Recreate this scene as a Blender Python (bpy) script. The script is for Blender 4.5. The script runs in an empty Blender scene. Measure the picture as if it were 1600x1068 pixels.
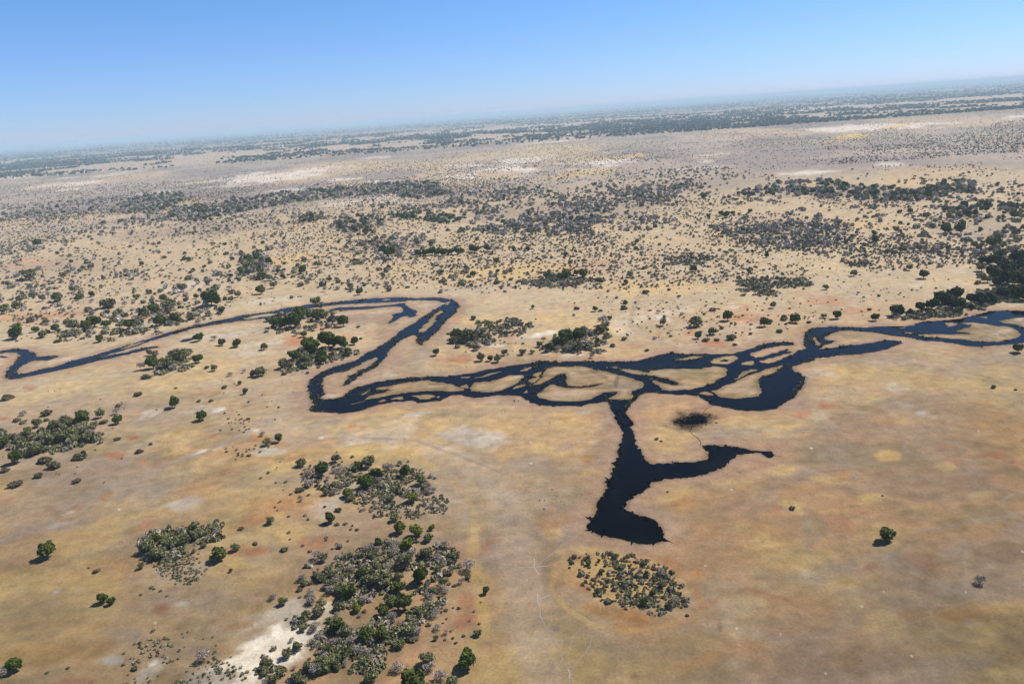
import bpy, bmesh, math, random
import numpy as np
from mathutils import Vector, Matrix, geometry

scene = bpy.context.scene
R = math.radians
rng = np.random.default_rng(11)
random.seed(5)

# ------------------------------------------------------------------ camera
H = 180.0                    # flying height in metres
F = 1232.0                   # focal length, in pixels of the 1600-wide photograph
PITCH, ROLL = R(16.2), R(3.97)
cam_d = bpy.data.cameras.new('camera')
cam = bpy.data.objects.new('camera', cam_d)
scene.collection.objects.link(cam)
fwd = Vector((0, math.cos(PITCH), -math.sin(PITCH)))
r0 = Vector((1, 0, 0)); u0 = Vector((0, math.sin(PITCH), math.cos(PITCH)))
right = r0 * math.cos(ROLL) - u0 * math.sin(ROLL)
up = r0 * math.sin(ROLL) + u0 * math.cos(ROLL)
M4 = Matrix((right, up, -fwd)).transposed().to_4x4()
M4.translation = Vector((0, 0, H))
cam.matrix_world = M4
cam_d.sensor_width = 36.0
cam_d.lens = 36.0 * F / 1600.0
cam_d.clip_start = 1.0
cam_d.clip_end = 400000.0
scene.camera = cam

# ------------------------------------------------------------------ sky, sun, exposure
SUN_AZ, SUN_EL = R(66), R(52)          # azimuth clockwise from +Y
world = bpy.data.worlds.new('World'); scene.world = world; world.use_nodes = True
wn = world.node_tree; wn.nodes.clear()
sky = wn.nodes.new('ShaderNodeTexSky'); sky.sky_type = 'NISHITA'; sky.sun_disc = False
sky.sun_elevation = SUN_EL; sky.sun_rotation = SUN_AZ
sky.altitude = 1000; sky.air_density = 1.0; sky.dust_density = 0.2; sky.ozone_density = 3.0
bg = wn.nodes.new('ShaderNodeBackground'); bg.inputs[1].default_value = 0.10
wo = wn.nodes.new('ShaderNodeOutputWorld')
# tint the low sky bluer, darken the unseen upper dome to weaken fill light
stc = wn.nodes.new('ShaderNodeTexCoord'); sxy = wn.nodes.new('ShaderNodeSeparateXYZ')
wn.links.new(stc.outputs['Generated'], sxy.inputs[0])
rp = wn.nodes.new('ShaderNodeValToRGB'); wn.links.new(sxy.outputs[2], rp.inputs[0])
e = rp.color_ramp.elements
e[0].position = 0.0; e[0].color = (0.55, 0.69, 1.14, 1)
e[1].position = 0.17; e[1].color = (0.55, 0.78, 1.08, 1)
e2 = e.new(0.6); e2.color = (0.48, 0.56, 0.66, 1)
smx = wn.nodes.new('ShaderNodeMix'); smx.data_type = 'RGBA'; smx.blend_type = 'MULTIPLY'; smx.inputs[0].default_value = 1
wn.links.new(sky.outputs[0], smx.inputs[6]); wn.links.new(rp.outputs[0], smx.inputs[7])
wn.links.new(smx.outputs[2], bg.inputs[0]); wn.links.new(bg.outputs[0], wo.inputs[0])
sd = bpy.data.lights.new('sun', 'SUN'); sun = bpy.data.objects.new('sun', sd)
scene.collection.objects.link(sun)
sd.energy = 4.6; sd.angle = R(0.5); sd.color = (1.0, 0.94, 0.86)
sdir = Vector((math.sin(SUN_AZ) * math.cos(SUN_EL), math.cos(SUN_AZ) * math.cos(SUN_EL), math.sin(SUN_EL)))
sun.rotation_euler = sdir.to_track_quat('Z', 'Y').to_euler()
scene.view_settings.view_transform = 'Standard'
scene.view_settings.look = 'None'
scene.view_settings.exposure = 0.35
scene.view_settings.gamma = 1.0
scene.cycles.max_bounces = 5
scene.cycles.diffuse_bounces = 2
scene.cycles.glossy_bounces = 2
scene.cycles.volume_bounces = 2
scene.cycles.use_denoising = True

# ------------------------------------------------------------------ geometry of the ground as seen
RI, UP_, FW = np.array(right), np.array(up), np.array(fwd)
def g(px, py):
    """photo pixels -> ground metres (arrays)"""
    px = np.asarray(px, float); py = np.asarray(py, float)
    d = FW + ((px - 800) / F)[..., None] * RI + ((534 - py) / F)[..., None] * UP_
    t = H / np.maximum(-d[..., 2], 1e-5)
    return np.stack([d[..., 0] * t, d[..., 1] * t], -1), t
def g1(px, py):
    p, t = g(np.array([px]), np.array([py])); return float(p[0, 0]), float(p[0, 1]), float(t[0])
def topx(x, y):
    v = np.stack([x, y, np.full_like(x, -H)], -1)
    z = v @ FW
    z = np.where(z > 1, z, 1)
    ok = (v @ FW) > 1
    return np.where(ok, 800 + F * (v @ RI) / z, -9999), np.where(ok, 534 - F * (v @ UP_) / z, 9999)

# ------------------------------------------------------------------ numpy value noise
PERM = np.random.default_rng(3).random((256, 256))
def vnoise(x, y):
    xi = np.floor(x).astype(np.int64); yi = np.floor(y).astype(np.int64)
    fx = x - xi; fy = y - yi
    fx = fx * fx * (3 - 2 * fx); fy = fy * fy * (3 - 2 * fy)
    a = PERM[xi & 255, yi & 255]; b = PERM[(xi + 1) & 255, yi & 255]
    c = PERM[xi & 255, (yi + 1) & 255]; d = PERM[(xi + 1) & 255, (yi + 1) & 255]
    return (a * (1 - fx) + b * fx) * (1 - fy) + (c * (1 - fx) + d * fx) * fy
def fbm(x, y, s, oct=4, ox=0.0):
    x = x / s + ox * 17.3; y = y / s + ox * 9.1; v = 0; amp = 1; tot = 0
    for i in range(oct):
        v = v + amp * vnoise(x, y); tot += amp; amp *= 0.55
        x, y = x * 1.93 + y * 0.6 + 31.7, y * 1.93 - x * 0.6 + 11.3
    return v / tot
def sstep(a, b, v):
    t = np.clip((v - a) / (b - a), 0, 1); return t * t * (3 - 2 * t)
ALB = 0.66
def srgb(r, gg, b, k=None):
    k = ALB if k is None else k
    return np.array([((c / 255 + 0.055) / 1.055) ** 2.4 * k for c in (r, gg, b)])

# ------------------------------------------------------------------ scene-tree helpers
COL = scene.collection
def tag(o, label=None, cat=None, group=None, kind=None):
    if label: o['label'] = label
    if cat: o['category'] = cat
    if group: o['group'] = group
    if kind: o['kind'] = kind
    return o
def mesh_np(name, V, Fc, mat, smooth=False, colors=None, nsides=4):
    me = bpy.data.meshes.new(name)
    V = np.ascontiguousarray(V, np.float32); Fc = np.ascontiguousarray(Fc, np.int32)
    me.vertices.add(len(V)); me.vertices.foreach_set('co', V.ravel())
    n = Fc.shape[0]; k = Fc.shape[1]
    me.loops.add(n * k); me.loops.foreach_set('vertex_index', Fc.ravel())
    me.polygons.add(n); me.polygons.foreach_set('loop_start', np.arange(0, n * k, k, dtype=np.int32))
    try: me.polygons.foreach_set('loop_total', np.full(n, k, np.int32))
    except Exception: pass
    if smooth: me.polygons.foreach_set('use_smooth', np.ones(n, bool))
    if colors is not None:
        at = me.color_attributes.new('Col', 'FLOAT_COLOR', 'POINT')
        c4 = np.ones((len(V), 4), np.float32); c4[:, :3] = colors
        at.data.foreach_set('color', c4.ravel())
    me.update(calc_edges=True)
    me.materials.append(mat)
    return me
def obj(name, me, parent=None):
    o = bpy.data.objects.new(name, me); COL.objects.link(o)
    if parent is not None: o.parent = parent
    return o

# ------------------------------------------------------------------ river outlines (traced, then laid on the ground)
OUTER = [
 # left meander, upper bank going right
 (-90,562),(-40,553),(0,548),(15,545.5),(30,544.5),(42,546),(52,551),(59,557.5),(75,556),(87,555),(95,556),(84,560),(74,563),(60,562.5),(47,564.5),(37,570),(28,577),(26,582),(32,584),(50,580),(75,575),(95,570),(110,564),(130,559),(150,554),(175,546),(200,539),(225,531),(250,524),(275,516),(300,510),(325,504),(350,499),(375,493),(400,490),(425,487),(442,482.5),(462,479),(485,475),(512,473),(537,470.5),(562,468),(587,466),(617,464),(650,466),(682,464.5),(705,467.5),(715,472.5),(718,479),(714,486),(704,495),(694,505),(685,516),(674,526),(662,536),(657,541),(654,535),(649,533),(652,527),(646,523),(635,527),(620,536),(607,549),(602,557),(597,565),(587,574),(570,582),(557,590),(547,599),(537,604),(539,597),(550,585),(565,577),(577,572),(590,561),(591,558),(583,559),(575,562),(560,571),(540,579),(520,583),(508,588),(504,596),(505,607),(508,616),(500,621.5),(510,624),(524,622.5),(534,619),(544,610.6),(556,605),(575,600),(594,596),(627,591.5),(650,589),(666,588),(695,588),(725,584),(750,580),(775,575),(800,571),(820,568),(835,566),(845,563.5),(858,563),(860,566),(869,563),(872,566),(900,564),(925,564.5),(937,564),(955,565),(975,564.5),(995,564),(1015,559),(1032,554),(1048,551),(1050,549),(1054,552),(1075,553),(1100,552),(1125,554),(1143,552),(1164,548),(1186,540),(1206,534.3),(1219,533.8),(1241,535.5),(1239.5,539.4),(1219,540),(1202,543.6),(1182,547.8),(1172,553.7),(1179,558.8),(1189,558),(1199,555.4),(1219,547.8),(1236,545),(1233,549),(1244,548.5),(1228,553),(1203,559.7),(1186,564.7),(1192,567),(1206,566.4),(1224,559.7),(1243,551),(1250,546.5),(1257,545),(1256,534),(1257,522),(1262,516),(1275,512),(1300,510.5),(1325,511),(1355,511),(1387,510),(1425,508),(1442,502.5),(1462,500.5),(1487,500),(1505,497),(1525,491),(1550,485.5),(1575,484.5),(1600,485),(1680,486),(1760,488),
 # lower bank going left
 (1760,528),(1680,531),(1600,535),(1575,538),(1550,540.5),(1536,541),(1533,544),(1531,541),(1520,540.5),(1495,537),(1470,534),(1445,532.5),(1425,528),(1414,527.3),(1399,524.7),(1372,520),(1342,517),(1316,516),(1296,521.4),(1289,527),(1287,531),(1296,532),(1303,531),(1300,535),(1285,541),(1280.6,546),(1315,541),(1348,537.5),(1372,533.4),(1390,531),(1398,532),(1411,535),(1395,542),(1375,549),(1350,552.5),(1312,555),(1282,559),(1262,565),(1240,572),(1238,575),(1243,580),(1253,585),(1258,591),(1255,604),(1243,616),(1226,629.7),(1209,639.8),(1192,642.5),(1169,641.5),(1152,640),(1128,635.6),(1111,632),(1101,624.6),(1091,618),(1067,617),(1042,615),(1017,613.7),(1005,614.5),(998,618),(992,624),(986,632),(980,640),(977,645),(985,657),(990,675),(992,692),(1000,702),(1007,717),(1015,724.5),(1030,724),(1050,725),(1075,721),(1100,719),(1106,714),(1106,707),(1095,699),(1097,694.5),(1110,694),(1125,696),(1150,697),(1175,703),(1190,704),(1197,703),(1204,705),(1207,711),(1201,715),(1193,709),(1185,706),(1170,707),(1150,714),(1140,720),(1132,730),(1112,736),(1087,744),(1050,747),(1030,750),(1012,759),(995,772),(980,786),(977,793),(980,799),(995,805),(1012,809),(1022,811),(1032,820),(1037,832),(1035,842),(1025,847.5),(1005,847.5),(985,844),(962,839),(937,834),(920,827),(919,819),(930,805),(932,790),(940,775),(950,750),(960,730),(965,712),(964,700),(970,690),(975,682),(970,672),(962,657),(957,645),(952,632),(948,628),(938,628),(925,630),(909,633.5),(888,634),(863,634.7),(838,632),(825,627),(816,621),(807,618.4),(800,618),(775,617),(745,622),(735,620),(722,616),(706,617.4),(700,621),(693,625),(676,627),(659,629.8),(650,627),(637,625.5),(625,627),(595,631),(575,637),(555,644),(535,644.8),(520,644.5),(492,644),(483,640),(484,634),(492,632),(485,625),(486,615),(480,605),(485,592),(500,581),(525,572),(555,564),(575,550),(595,540),(615,527),(625,517),(645,505),(665,492),(682,482),(697,474),(687,470),(662,469),(640,469.5),(620,471.5),(600,472.5),(562,474.5),(525,476),(495,480),(470,484),(450,488),(440,492),(425,496),(400,499),(375,501),(350,505),(325,509),(305,512.5),(282,519),(262,525),(240,531),(225,536),(212,541),(195,547),(175,552.5),(152,559),(175,554),(195,550.5),(210,546),(225,544),(240,541),(247,541),(245,543),(225,547),(200,554),(180,558),(160,562.5),(140,567.5),(120,572),(100,577),(75,582),(45,588),(25,592),(15,592.5),(8,590),(8,585),(15,575),(25,562),(31,555),(27,551),(15,550),(0,552),(-40,557),(-90,567)]
PONDS = [
 [(629,473),(634,473),(633,477),(640,480),(646,484),(652,487),(649,490),(650,494),(640,496),(635,493),(625,496),(615,502),(608,506),(605,505),(612,499),(616,493),(611,493),(614,490),(625,489),(632,485),(629,480),(622,478.5),(600,479.5),(575,482.5),(550,484),(525,485),(514,486),(518,482),(530,480),(550,479.5),(587,478),(615,476)],
 [(278,533.5),(285,530),(305,526.5),(304,530.5),(285,535)],
 [(0,556),(10,556.5),(15,558),(6,559.5),(0,559)],
 [(1064,657),(1072,656),(1079,650),(1088,647.5),(1100,648.5),(1106,653),(1101,658),(1092,662),(1083,663),(1073,663.5),(1064,661)],
 [(1123,563.5),(1130,561),(1140,562.5),(1135,565.5),(1126,565)],
 [(1495,515),(1500,508),(1515,507.5),(1520,506),(1514,511),(1505,512.5),(1498,516)],
 # thin inlets and weed-choked spikes round the pool
 [(943,744),(950,747.5),(949,750.5)],[(915,806),(929,809),(927,812.5)],[(913,828.5),(923,825.5),(923,829.5)],
 [(1035,840),(1057,848.5),(1033,845)],[(986,843),(991,843),(988,850)],[(1018,846),(1023,846),(1021,853.5)],
 [(939,834),(943,835.5),(940,839)],[(1048,724),(1053,724),(1049,720.5)],[(1062,745),(1068,744),(1063,748)],
 [(1094,741),(1098,740),(1094,745)],[(1135,722),(1141,719),(1140,724)],[(926,826),(930,829),(924,833)],
]
HOLES = [
 # braided sandbanks
 [(848,582.7),(855,576),(865,573),(880,572),(892,573),(909,572),(920,573.6),(929,577.6),(939,578),(950.6,581.4),(963,585),(976,587.7),(988,590),(1000,595),(1006,600),(1006,606),(996,608.4),(987,611.5),(985.7,615),(987.6,623.4),(963,624),(950.6,623.8),(959,616.5),(962,611.5),(950.6,612.8),(940.5,614),(933,619),(919,624),(905,626.6),(888,627),(865,626.6),(848,622.8),(839,618.4),(839,614),(848,609),(856.5,602.7),(865,600),(871.5,603),(888,606),(907,606),(925,605),(939,600),(940,598),(925,602.3),(907,604),(890,602),(881,597),(886,590),(884,583),(875,584.5),(866,588),(861,593),(850,596.5),(841,600),(831,601.5),(841,595),(846,589)],
 [(846,581),(839,583),(833,586),(838,588),(838,591),(828,592),(826,596),(830,599),(839,596),(843,589)],
 [(840,571),(825,574.5),(812,577.6),(811,579.5),(824,579),(831,574.5)],
 [(800,607.7),(807.5,602.7),(821,600),(819,603),(807.5,606.5)],
 [(815,614.6),(825,609),(824,612.7)],
 [(957,572.6),(966,573),(965,576),(957,575)],
 [(968,576),(985,576.5),(1000,579),(1014,583),(1013.5,579),(1034,576.5),(1067,575.7),(1093,576.5),(1115,572),(1132,574),(1140,578),(1135,584),(1133,589),(1118,592.6),(1116.4,597),(1101,602.7),(1084,607),(1064,609.4),(1050.6,611),(1034,608.6),(1027,601),(1017,594),(1022,593.4),(1034,596.8),(1050.6,601),(1061,600),(1059,596.8),(1044,592.6),(1022,587.5),(1000,585),(985,582),(972,579)],
 [(1116,560.5),(1130,556),(1148.5,555.4),(1154.4,558),(1150,562),(1138.4,569),(1125,568),(1111,567),(1109.7,564.7)],
 [(1158.6,566.4),(1175.5,563.9),(1180.6,569.8),(1168.7,570.6),(1160,569.5)],
 [(1050.6,562),(1067.5,559.7),(1079,557),(1099.6,555.8),(1091,559),(1074,562)],
 [(1147,593.4),(1157,584),(1168.7,578),(1181,576.5),(1185,578.5),(1170,582),(1160,587.5),(1152,593)],
 [(1187,582.4),(1199,575.7),(1206,574),(1226,570.6),(1224,573),(1214,576.5),(1216,579),(1202.5,585),(1187,590),(1183,596),(1189,604),(1187,614.5),(1182,620),(1160,622),(1135,622),(1121.5,618),(1113,611),(1131.6,602.7),(1152,594.5),(1168.7,586)],
 [(1087.8,613.7),(1101,611),(1109,611),(1117,618.5),(1104.6,617)],
 [(1432,522.5),(1469,521.6),(1499,522),(1519,521),(1495,517.5),(1503,514),(1519,508),(1499,504),(1525.6,504),(1556,509.4),(1569.4,509),(1584.7,513.8),(1597,522.5),(1587,528),(1563,534),(1534,534),(1502,530.5),(1469,527.5),(1442.5,526)],
 [(1472,504),(1482,503),(1497,505),(1492,509),(1484,511)],
 [(1562,501),(1580,497),(1600,495.5),(1660,498),(1660,510),(1600,511),(1585,506),(1570,505)],
 [(1268,527),(1274,525),(1277,533),(1284,536),(1283,541),(1277,539)],
 [(1403,512),(1413,510),(1415,512),(1406,513.5)],[(1412,519.5),(1425,519.5),(1424,521.5),(1414,521.5)],[(1530,495),(1545,495),(1543,497.5)],
 # lower run of the bend
 [(582.5,608),(605,602.8),(639,597),(661,593.8),(690.5,597),(708.5,602),(724,606),(726,610),(708.5,611.8),(695,610.6),(672.5,610.6),(639,613),(614,616),(596,620),(569,624),(578,617.4),(600,612.5),(614,609)],
 [(733,604),(744.5,597),(762.5,596),(785,590.4),(794,586),(816.5,586),(822,589),(807.5,599.4),(794,606),(780.5,611.8),(751,613.6),(738,610.6)],
 [(609.5,622),(627.5,619.6),(630,623.5),(614,624)],
 [(641,618.5),(661,617),(679,616),(680,621),(661,625),(652,621.5)],[(683,620),(688,617.5),(687,622)],
 [(547,630),(562,627.5),(575,624.5),(562,629),(550,632)],[(592,627),(600,624),(604,626),(597,628)],
 [(740,590.4),(769,582),(785,580),(772,584),(755,589)],[(721,604),(729,600),(731,606),(724,606)],
 [(720,589),(735,587.5),(733,589.5),(722,590.5)],[(560,616),(580,608),(577,610.5),(563,618)],
 # right limb of the big bend
 [(653,518),(660,511),(670,501),(677,492),(688,485),(693,487),(683,493),(680,500),(674,510),(665,517),(658,520)],
 [(696,473),(704,470),(702,474),(698,478)],
 # left
 [(374,499.5),(395,493.5),(415,490),(430,489.5),(436,491.5),(412,495),(388,499)],
 [(188,545),(205,538.5),(228,532.5),(222,535.5),(200,543.5)],
 [(595,469),(605,466.5),(612,467.5),(603,470)],
]
def rough(poly, amp=0.9, step=3.2, jag=0.0, seed=1):
    """subdivide a traced outline and give it a ragged reed edge, in ground metres"""
    P, t = g(np.array(poly)[:, 0], np.array(poly)[:, 1]); out = []
    rr = np.random.default_rng(seed); n = len(P)
    # light corner rounding
    Q = []
    for i in range(n):
        a, b = P[i], P[(i + 1) % n]; L = np.linalg.norm(b - a)
        k = max(1, min(120, int(L / step)))
        for j in range(k): Q.append(a + (b - a) * j / k)
    Q = np.array(Q)
    if len(Q) > 12:
        Q = 0.5 * Q + 0.25 * (np.roll(Q, 1, 0) + np.roll(Q, -1, 0))
    d = np.stack([fbm(Q[:, 0], Q[:, 1], 7, 3, 1) - .5, fbm(Q[:, 0], Q[:, 1], 7, 3, 5) - .5], -1)
    d2 = np.stack([fbm(Q[:, 0], Q[:, 1], 2.2, 2, 11) - .5, fbm(Q[:, 0], Q[:, 1], 2.2, 2, 15) - .5], -1)
    Q = Q + d * 4 * amp + d2 * 3.2 * amp + rr.normal(0, jag, Q.shape)
    return Q
def inside(P, poly):
    x, y = P[:, 0], P[:, 1]; c = np.zeros(len(P), bool); n = len(poly)
    x0, y0 = poly.min(0); x1, y1 = poly.max(0)
    m = np.where((x >= x0) & (x <= x1) & (y >= y0) & (y <= y1))[0]
    if len(m) == 0: return c
    xm, ym = x[m], y[m]; cm = np.zeros(len(m), bool)
    for i in range(n):
        ax, ay = poly[i]; bx, by = poly[(i + 1) % n]
        if ay == by: continue
        k = ((ay > ym) != (by > ym)) & (xm < (bx - ax) * (ym - ay) / (by - ay) + ax)
        cm ^= k
    c[m] = cm
    return c
def edge_dist(P, polys, closed=True, far=60.0):
    """distance from points to traced outlines, capped"""
    D = np.full(len(P), far)
    for poly in polys:
        n = len(poly); x0, y0 = poly.min(0) - far; x1, y1 = poly.max(0) + far
        m = np.where((P[:, 0] > x0) & (P[:, 0] < x1) & (P[:, 1] > y0) & (P[:, 1] < y1))[0]
        if len(m) == 0: continue
        for i in range(n if closed else n - 1):
            a, b = poly[i], poly[(i + 1) % n]
            lo = np.minimum(a, b) - far; hi = np.maximum(a, b) + far
            q = m[(P[m, 0] > lo[0]) & (P[m, 0] < hi[0]) & (P[m, 1] > lo[1]) & (P[m, 1] < hi[1])]
            if len(q) == 0: continue
            ab = b - a; L2 = ab @ ab + 1e-9
            t = np.clip(((P[q] - a) @ ab) / L2, 0, 1)
            d = np.linalg.norm(P[q] - a - t[:, None] * ab, axis=1)
            D[q] = np.minimum(D[q], d)
    return D
outer_m = rough(OUTER, 0.9, 1.6, 0.22, 2)
ponds_m = [rough(p, 0.5, 2.5, 0.2, 30 + i) for i, p in enumerate(PONDS)]
holes_m = [rough(p, 0.8, 1.8, 0.2, 60 + i) for i, p in enumerate(HOLES)]
def in_water(P):
    w = inside(P, outer_m)
    for h in holes_m: w &= ~inside(P, h)
    for h in ponds_m: w |= inside(P, h)
    return w

# ------------------------------------------------------------------ node materials
def new_mat(name):
    m = bpy.data.materials.new(name); m.use_nodes = True; nt = m.node_tree
    return m, nt, nt.nodes['Principled BSDF']
def N(nt, t, **kw):
    n = nt.nodes.new(t)
    for k, v in kw.items():
        if hasattr(n, k): setattr(n, k, v)
        else: n.inputs[k].default_value = v
    return n
def noise(nt, scale, detail=3, vec=None, rough_=0.6):
    n = nt.nodes.new('ShaderNodeTexNoise'); n.inputs['Scale'].default_value = scale
    n.inputs['Detail'].default_value = detail; n.inputs['Roughness'].default_value = rough_
    if vec is not None: nt.links.new(vec, n.inputs['Vector'])
    return n
def mapr(nt, src, a, b, c, d):
    m = nt.nodes.new('ShaderNodeMapRange'); nt.links.new(src, m.inputs[0])
    for i, v in enumerate((a, b, c, d)): m.inputs[i + 1].default_value = v
    return m.outputs[0]
def mixc(nt, fac, a, b, mode='MIX'):
    m = nt.nodes.new('ShaderNodeMix'); m.data_type = 'RGBA'; m.blend_type = mode
    for s, v in ((0, fac), (6, a), (7, b)):
        if hasattr(v, 'links'): nt.links.new(v, m.inputs[s])
        else: m.inputs[s].default_value = v if s == 0 else (*v, 1)
    return m.outputs[2]

# dry ground: vertex colours say which soil or grass lies where, noise gives it grain
mg, nt, bs = new_mat('dry_grassland')
att = nt.nodes.new('ShaderNodeVertexColor'); att.layer_name = 'Col'
tc = nt.nodes.new('ShaderNodeTexCoord')
n1 = noise(nt, 0.9, 3, tc.outputs['Object']); n2 = noise(nt, 0.16, 5, tc.outputs['Object'])
n3 = noise(nt, 0.045, 5, tc.outputs['Object'])
c = mixc(nt, 1.0, att.outputs[0], mapr(nt, n1.outputs[0], .3, .7, .84, 1.16), 'MULTIPLY')
c = mixc(nt, 1.0, c, mapr(nt, n2.outputs[0], .3, .7, .80, 1.20), 'MULTIPLY')
tint = mixc(nt, mapr(nt, n3.outputs[0], .38, .62, 0, 1), (1.06, 1.0, 0.89), (0.99, 0.99, 1.0))
c = mixc(nt, 1.0, c, tint, 'MULTIPLY')
nt.links.new(c, bs.inputs['Base Color'])
bs.inputs['Roughness'].default_value = 0.95; bs.inputs['Specular IOR Level'].default_value = 0.1
bmp = nt.nodes.new('ShaderNodeBump'); bmp.inputs['Strength'].default_value = 0.5; bmp.inputs['Distance'].default_value = 0.35
nb = noise(nt, 0.7, 4, tc.outputs['Object'])
nt.links.new(nb.outputs[0], bmp.inputs['Height']); nt.links.new(bmp.outputs[0], bs.inputs['Normal'])

mw, nt, bs = new_mat('dark_river_water')
tc = nt.nodes.new('ShaderNodeTexCoord')
nw = noise(nt, 0.05, 4, tc.outputs['Object'])
nt.links.new(mixc(nt, mapr(nt, nw.outputs[0], .52, .75, 0, 1), (0.0002, 0.0005, 0.0016), (0.006, 0.007, 0.004)), bs.inputs['Base Color'])
bs.inputs['Roughness'].default_value = 0.06; bs.inputs['IOR'].default_value = 1.33
bs.inputs['Specular IOR Level'].default_value = 0.08
bmp = nt.nodes.new('ShaderNodeBump'); bmp.inputs['Strength'].default_value = 0.12; bmp.inputs['Distance'].default_value = 0.1
nb = noise(nt, 0.8, 3, tc.outputs['Object'])
nt.links.new(nb.outputs[0], bmp.inputs['Height']); nt.links.new(bmp.outputs[0], bs.inputs['Normal'])

def foliage(name, base, dry, sss=0.0):
    m, nt, bs = new_mat(name)
    att = nt.nodes.new('ShaderNodeVertexColor'); att.layer_name = 'Col'
    oi = nt.nodes.new('ShaderNodeObjectInfo')
    c = mixc(nt, mapr(nt, oi.outputs['Random'], 0, 1, 0, .75), base, dry)
    c = mixc(nt, 1.0, c, att.outputs[0], 'MULTIPLY')
    nt.links.new(c, bs.inputs['Base Color'])
    bs.inputs['Roughness'].default_value = 0.85; bs.inputs['Specular IOR Level'].default_value = 0.12
    return m
M_G = foliage('evergreen_leaves', (0.058, 0.090, 0.012), (0.088, 0.100, 0.022))
M_Y = foliage('bright_leaves', (0.135, 0.175, 0.018), (0.16, 0.17, 0.03))
M_O = foliage('dusty_leaves', (0.125, 0.142, 0.052), (0.240, 0.220, 0.110))
M_B = foliage('bare_twigs', (0.36, 0.31, 0.28), (0.32, 0.27, 0.19))
M_S = foliage('scrub_leaves', (0.105, 0.092, 0.048), (0.20, 0.175, 0.105))
M_D = foliage('riverside_leaves', (0.032, 0.050, 0.018), (0.050, 0.064, 0.024))
mt, nt, bs = new_mat('grey_bark')
nb = noise(nt, 6, 4)
nt.links.new(mixc(nt, nb.outputs[0], (0.13, 0.105, 0.08), (0.27, 0.24, 0.20)), bs.inputs['Base Color'])
bs.inputs['Roughness'].default_value = 0.95
M_T = mt
# speckled scrub far away: every plant has its own colour on its vertices
ms, nt, bs = new_mat('distant_scrub_leaves')
att = nt.nodes.new('ShaderNodeVertexColor'); att.layer_name = 'Col'
nt.links.new(att.outputs[0], bs.inputs['Base Color']); bs.inputs['Roughness'].default_value = 0.95
bs.inputs['Specular IOR Level'].default_value = 0.05
M_F = ms

# ------------------------------------------------------------------ ground sheet
cols = np.concatenate([np.arange(-180, -46, 4.0), np.arange(-46, 46, 0.088), np.arange(46, 180, 4.0)])
dep = list(np.arange(88, 42, -3.0)) + list(np.arange(42, 3.0, -0.088))
v = 3.0
while v > 0.085:
    dep.append(v); v *= 0.967
dep = np.array(dep)
A, D = np.meshgrid(np.radians(cols), np.radians(dep))
rad = H / np.tan(D)
X = rad * np.sin(A); Y = rad * np.cos(A)
GP = np.stack([X.ravel(), Y.ravel()], -1)
nr, nc = A.shape
gx, gy = GP[:, 0], GP[:, 1]
px, py = topx(gx, gy)
dist = np.hypot(gx, gy)

YEL = srgb(216, 186, 128); TAN = srgb(202, 172, 130); PNK = srgb(198, 160, 120); LIL = srgb(184, 165, 143)
RED = srgb(188, 128, 94); ORA = srgb(196, 146, 90); WHI = srgb(232, 222, 206); BRN = srgb(160, 132, 98)
GRY = srgb(158, 144, 132); DKW = srgb(70, 62, 50); OLV = srgb(150, 136, 100)
def lerp(c0, c1, f): return c0 * (1 - f[:, None]) + c1 * f[:, None]
wx = gx + 30 * (fbm(gx, gy, 60, 3, 2) - .5); wy = gy + 30 * (fbm(gx, gy, 60, 3, 3) - .5)
C = np.tile(TAN, (len(GP), 1))
C = lerp(C, YEL, sstep(.45, .62, fbm(wx, wy * .8, 48, 5, 4)) * .9)
C = lerp(C, PNK, sstep(.48, .66, fbm(wx * .8, wy * 1.3, 90, 5, 5)) * .85)
C = lerp(C, LIL, sstep(.48, .62, fbm(wx * .8, wy * 1.2, 60, 5, 6)) * .6)
C = lerp(C, GRY, sstep(.55, .68, fbm(wx * .6, wy * 1.1, 38, 4, 16)) * .4)
C = lerp(C, OLV, sstep(.56, .70, fbm(wx, wy, 30, 4, 17)) * .45)
C = lerp(C, BRN, sstep(.58, .75, fbm(wx, wy, 40, 4, 7)) * .35)
C = lerp(C, RED, sstep(.70, .80, fbm(wx, wy, 28, 4, 8)) * .45)
C = lerp(C, WHI, sstep(.72, .80, fbm(wx, wy, 45, 3, 9)) * .5)
# the foreground is richer in colour than the middle distance

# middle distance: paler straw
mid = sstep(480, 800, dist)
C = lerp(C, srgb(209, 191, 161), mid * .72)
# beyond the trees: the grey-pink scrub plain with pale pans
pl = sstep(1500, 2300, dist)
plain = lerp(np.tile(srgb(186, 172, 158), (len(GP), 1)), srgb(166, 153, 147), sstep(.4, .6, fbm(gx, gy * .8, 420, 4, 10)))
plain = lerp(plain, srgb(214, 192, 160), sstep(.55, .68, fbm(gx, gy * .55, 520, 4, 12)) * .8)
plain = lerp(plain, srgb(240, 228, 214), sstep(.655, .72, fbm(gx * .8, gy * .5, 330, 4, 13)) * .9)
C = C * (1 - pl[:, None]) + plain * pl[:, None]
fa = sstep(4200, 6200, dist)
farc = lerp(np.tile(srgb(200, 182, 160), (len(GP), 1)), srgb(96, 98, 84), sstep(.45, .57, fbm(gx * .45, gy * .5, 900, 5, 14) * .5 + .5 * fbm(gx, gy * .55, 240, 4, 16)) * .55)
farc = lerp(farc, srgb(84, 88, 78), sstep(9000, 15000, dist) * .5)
C = C * (1 - fa[:, None]) + farc * fa[:, None]

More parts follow.
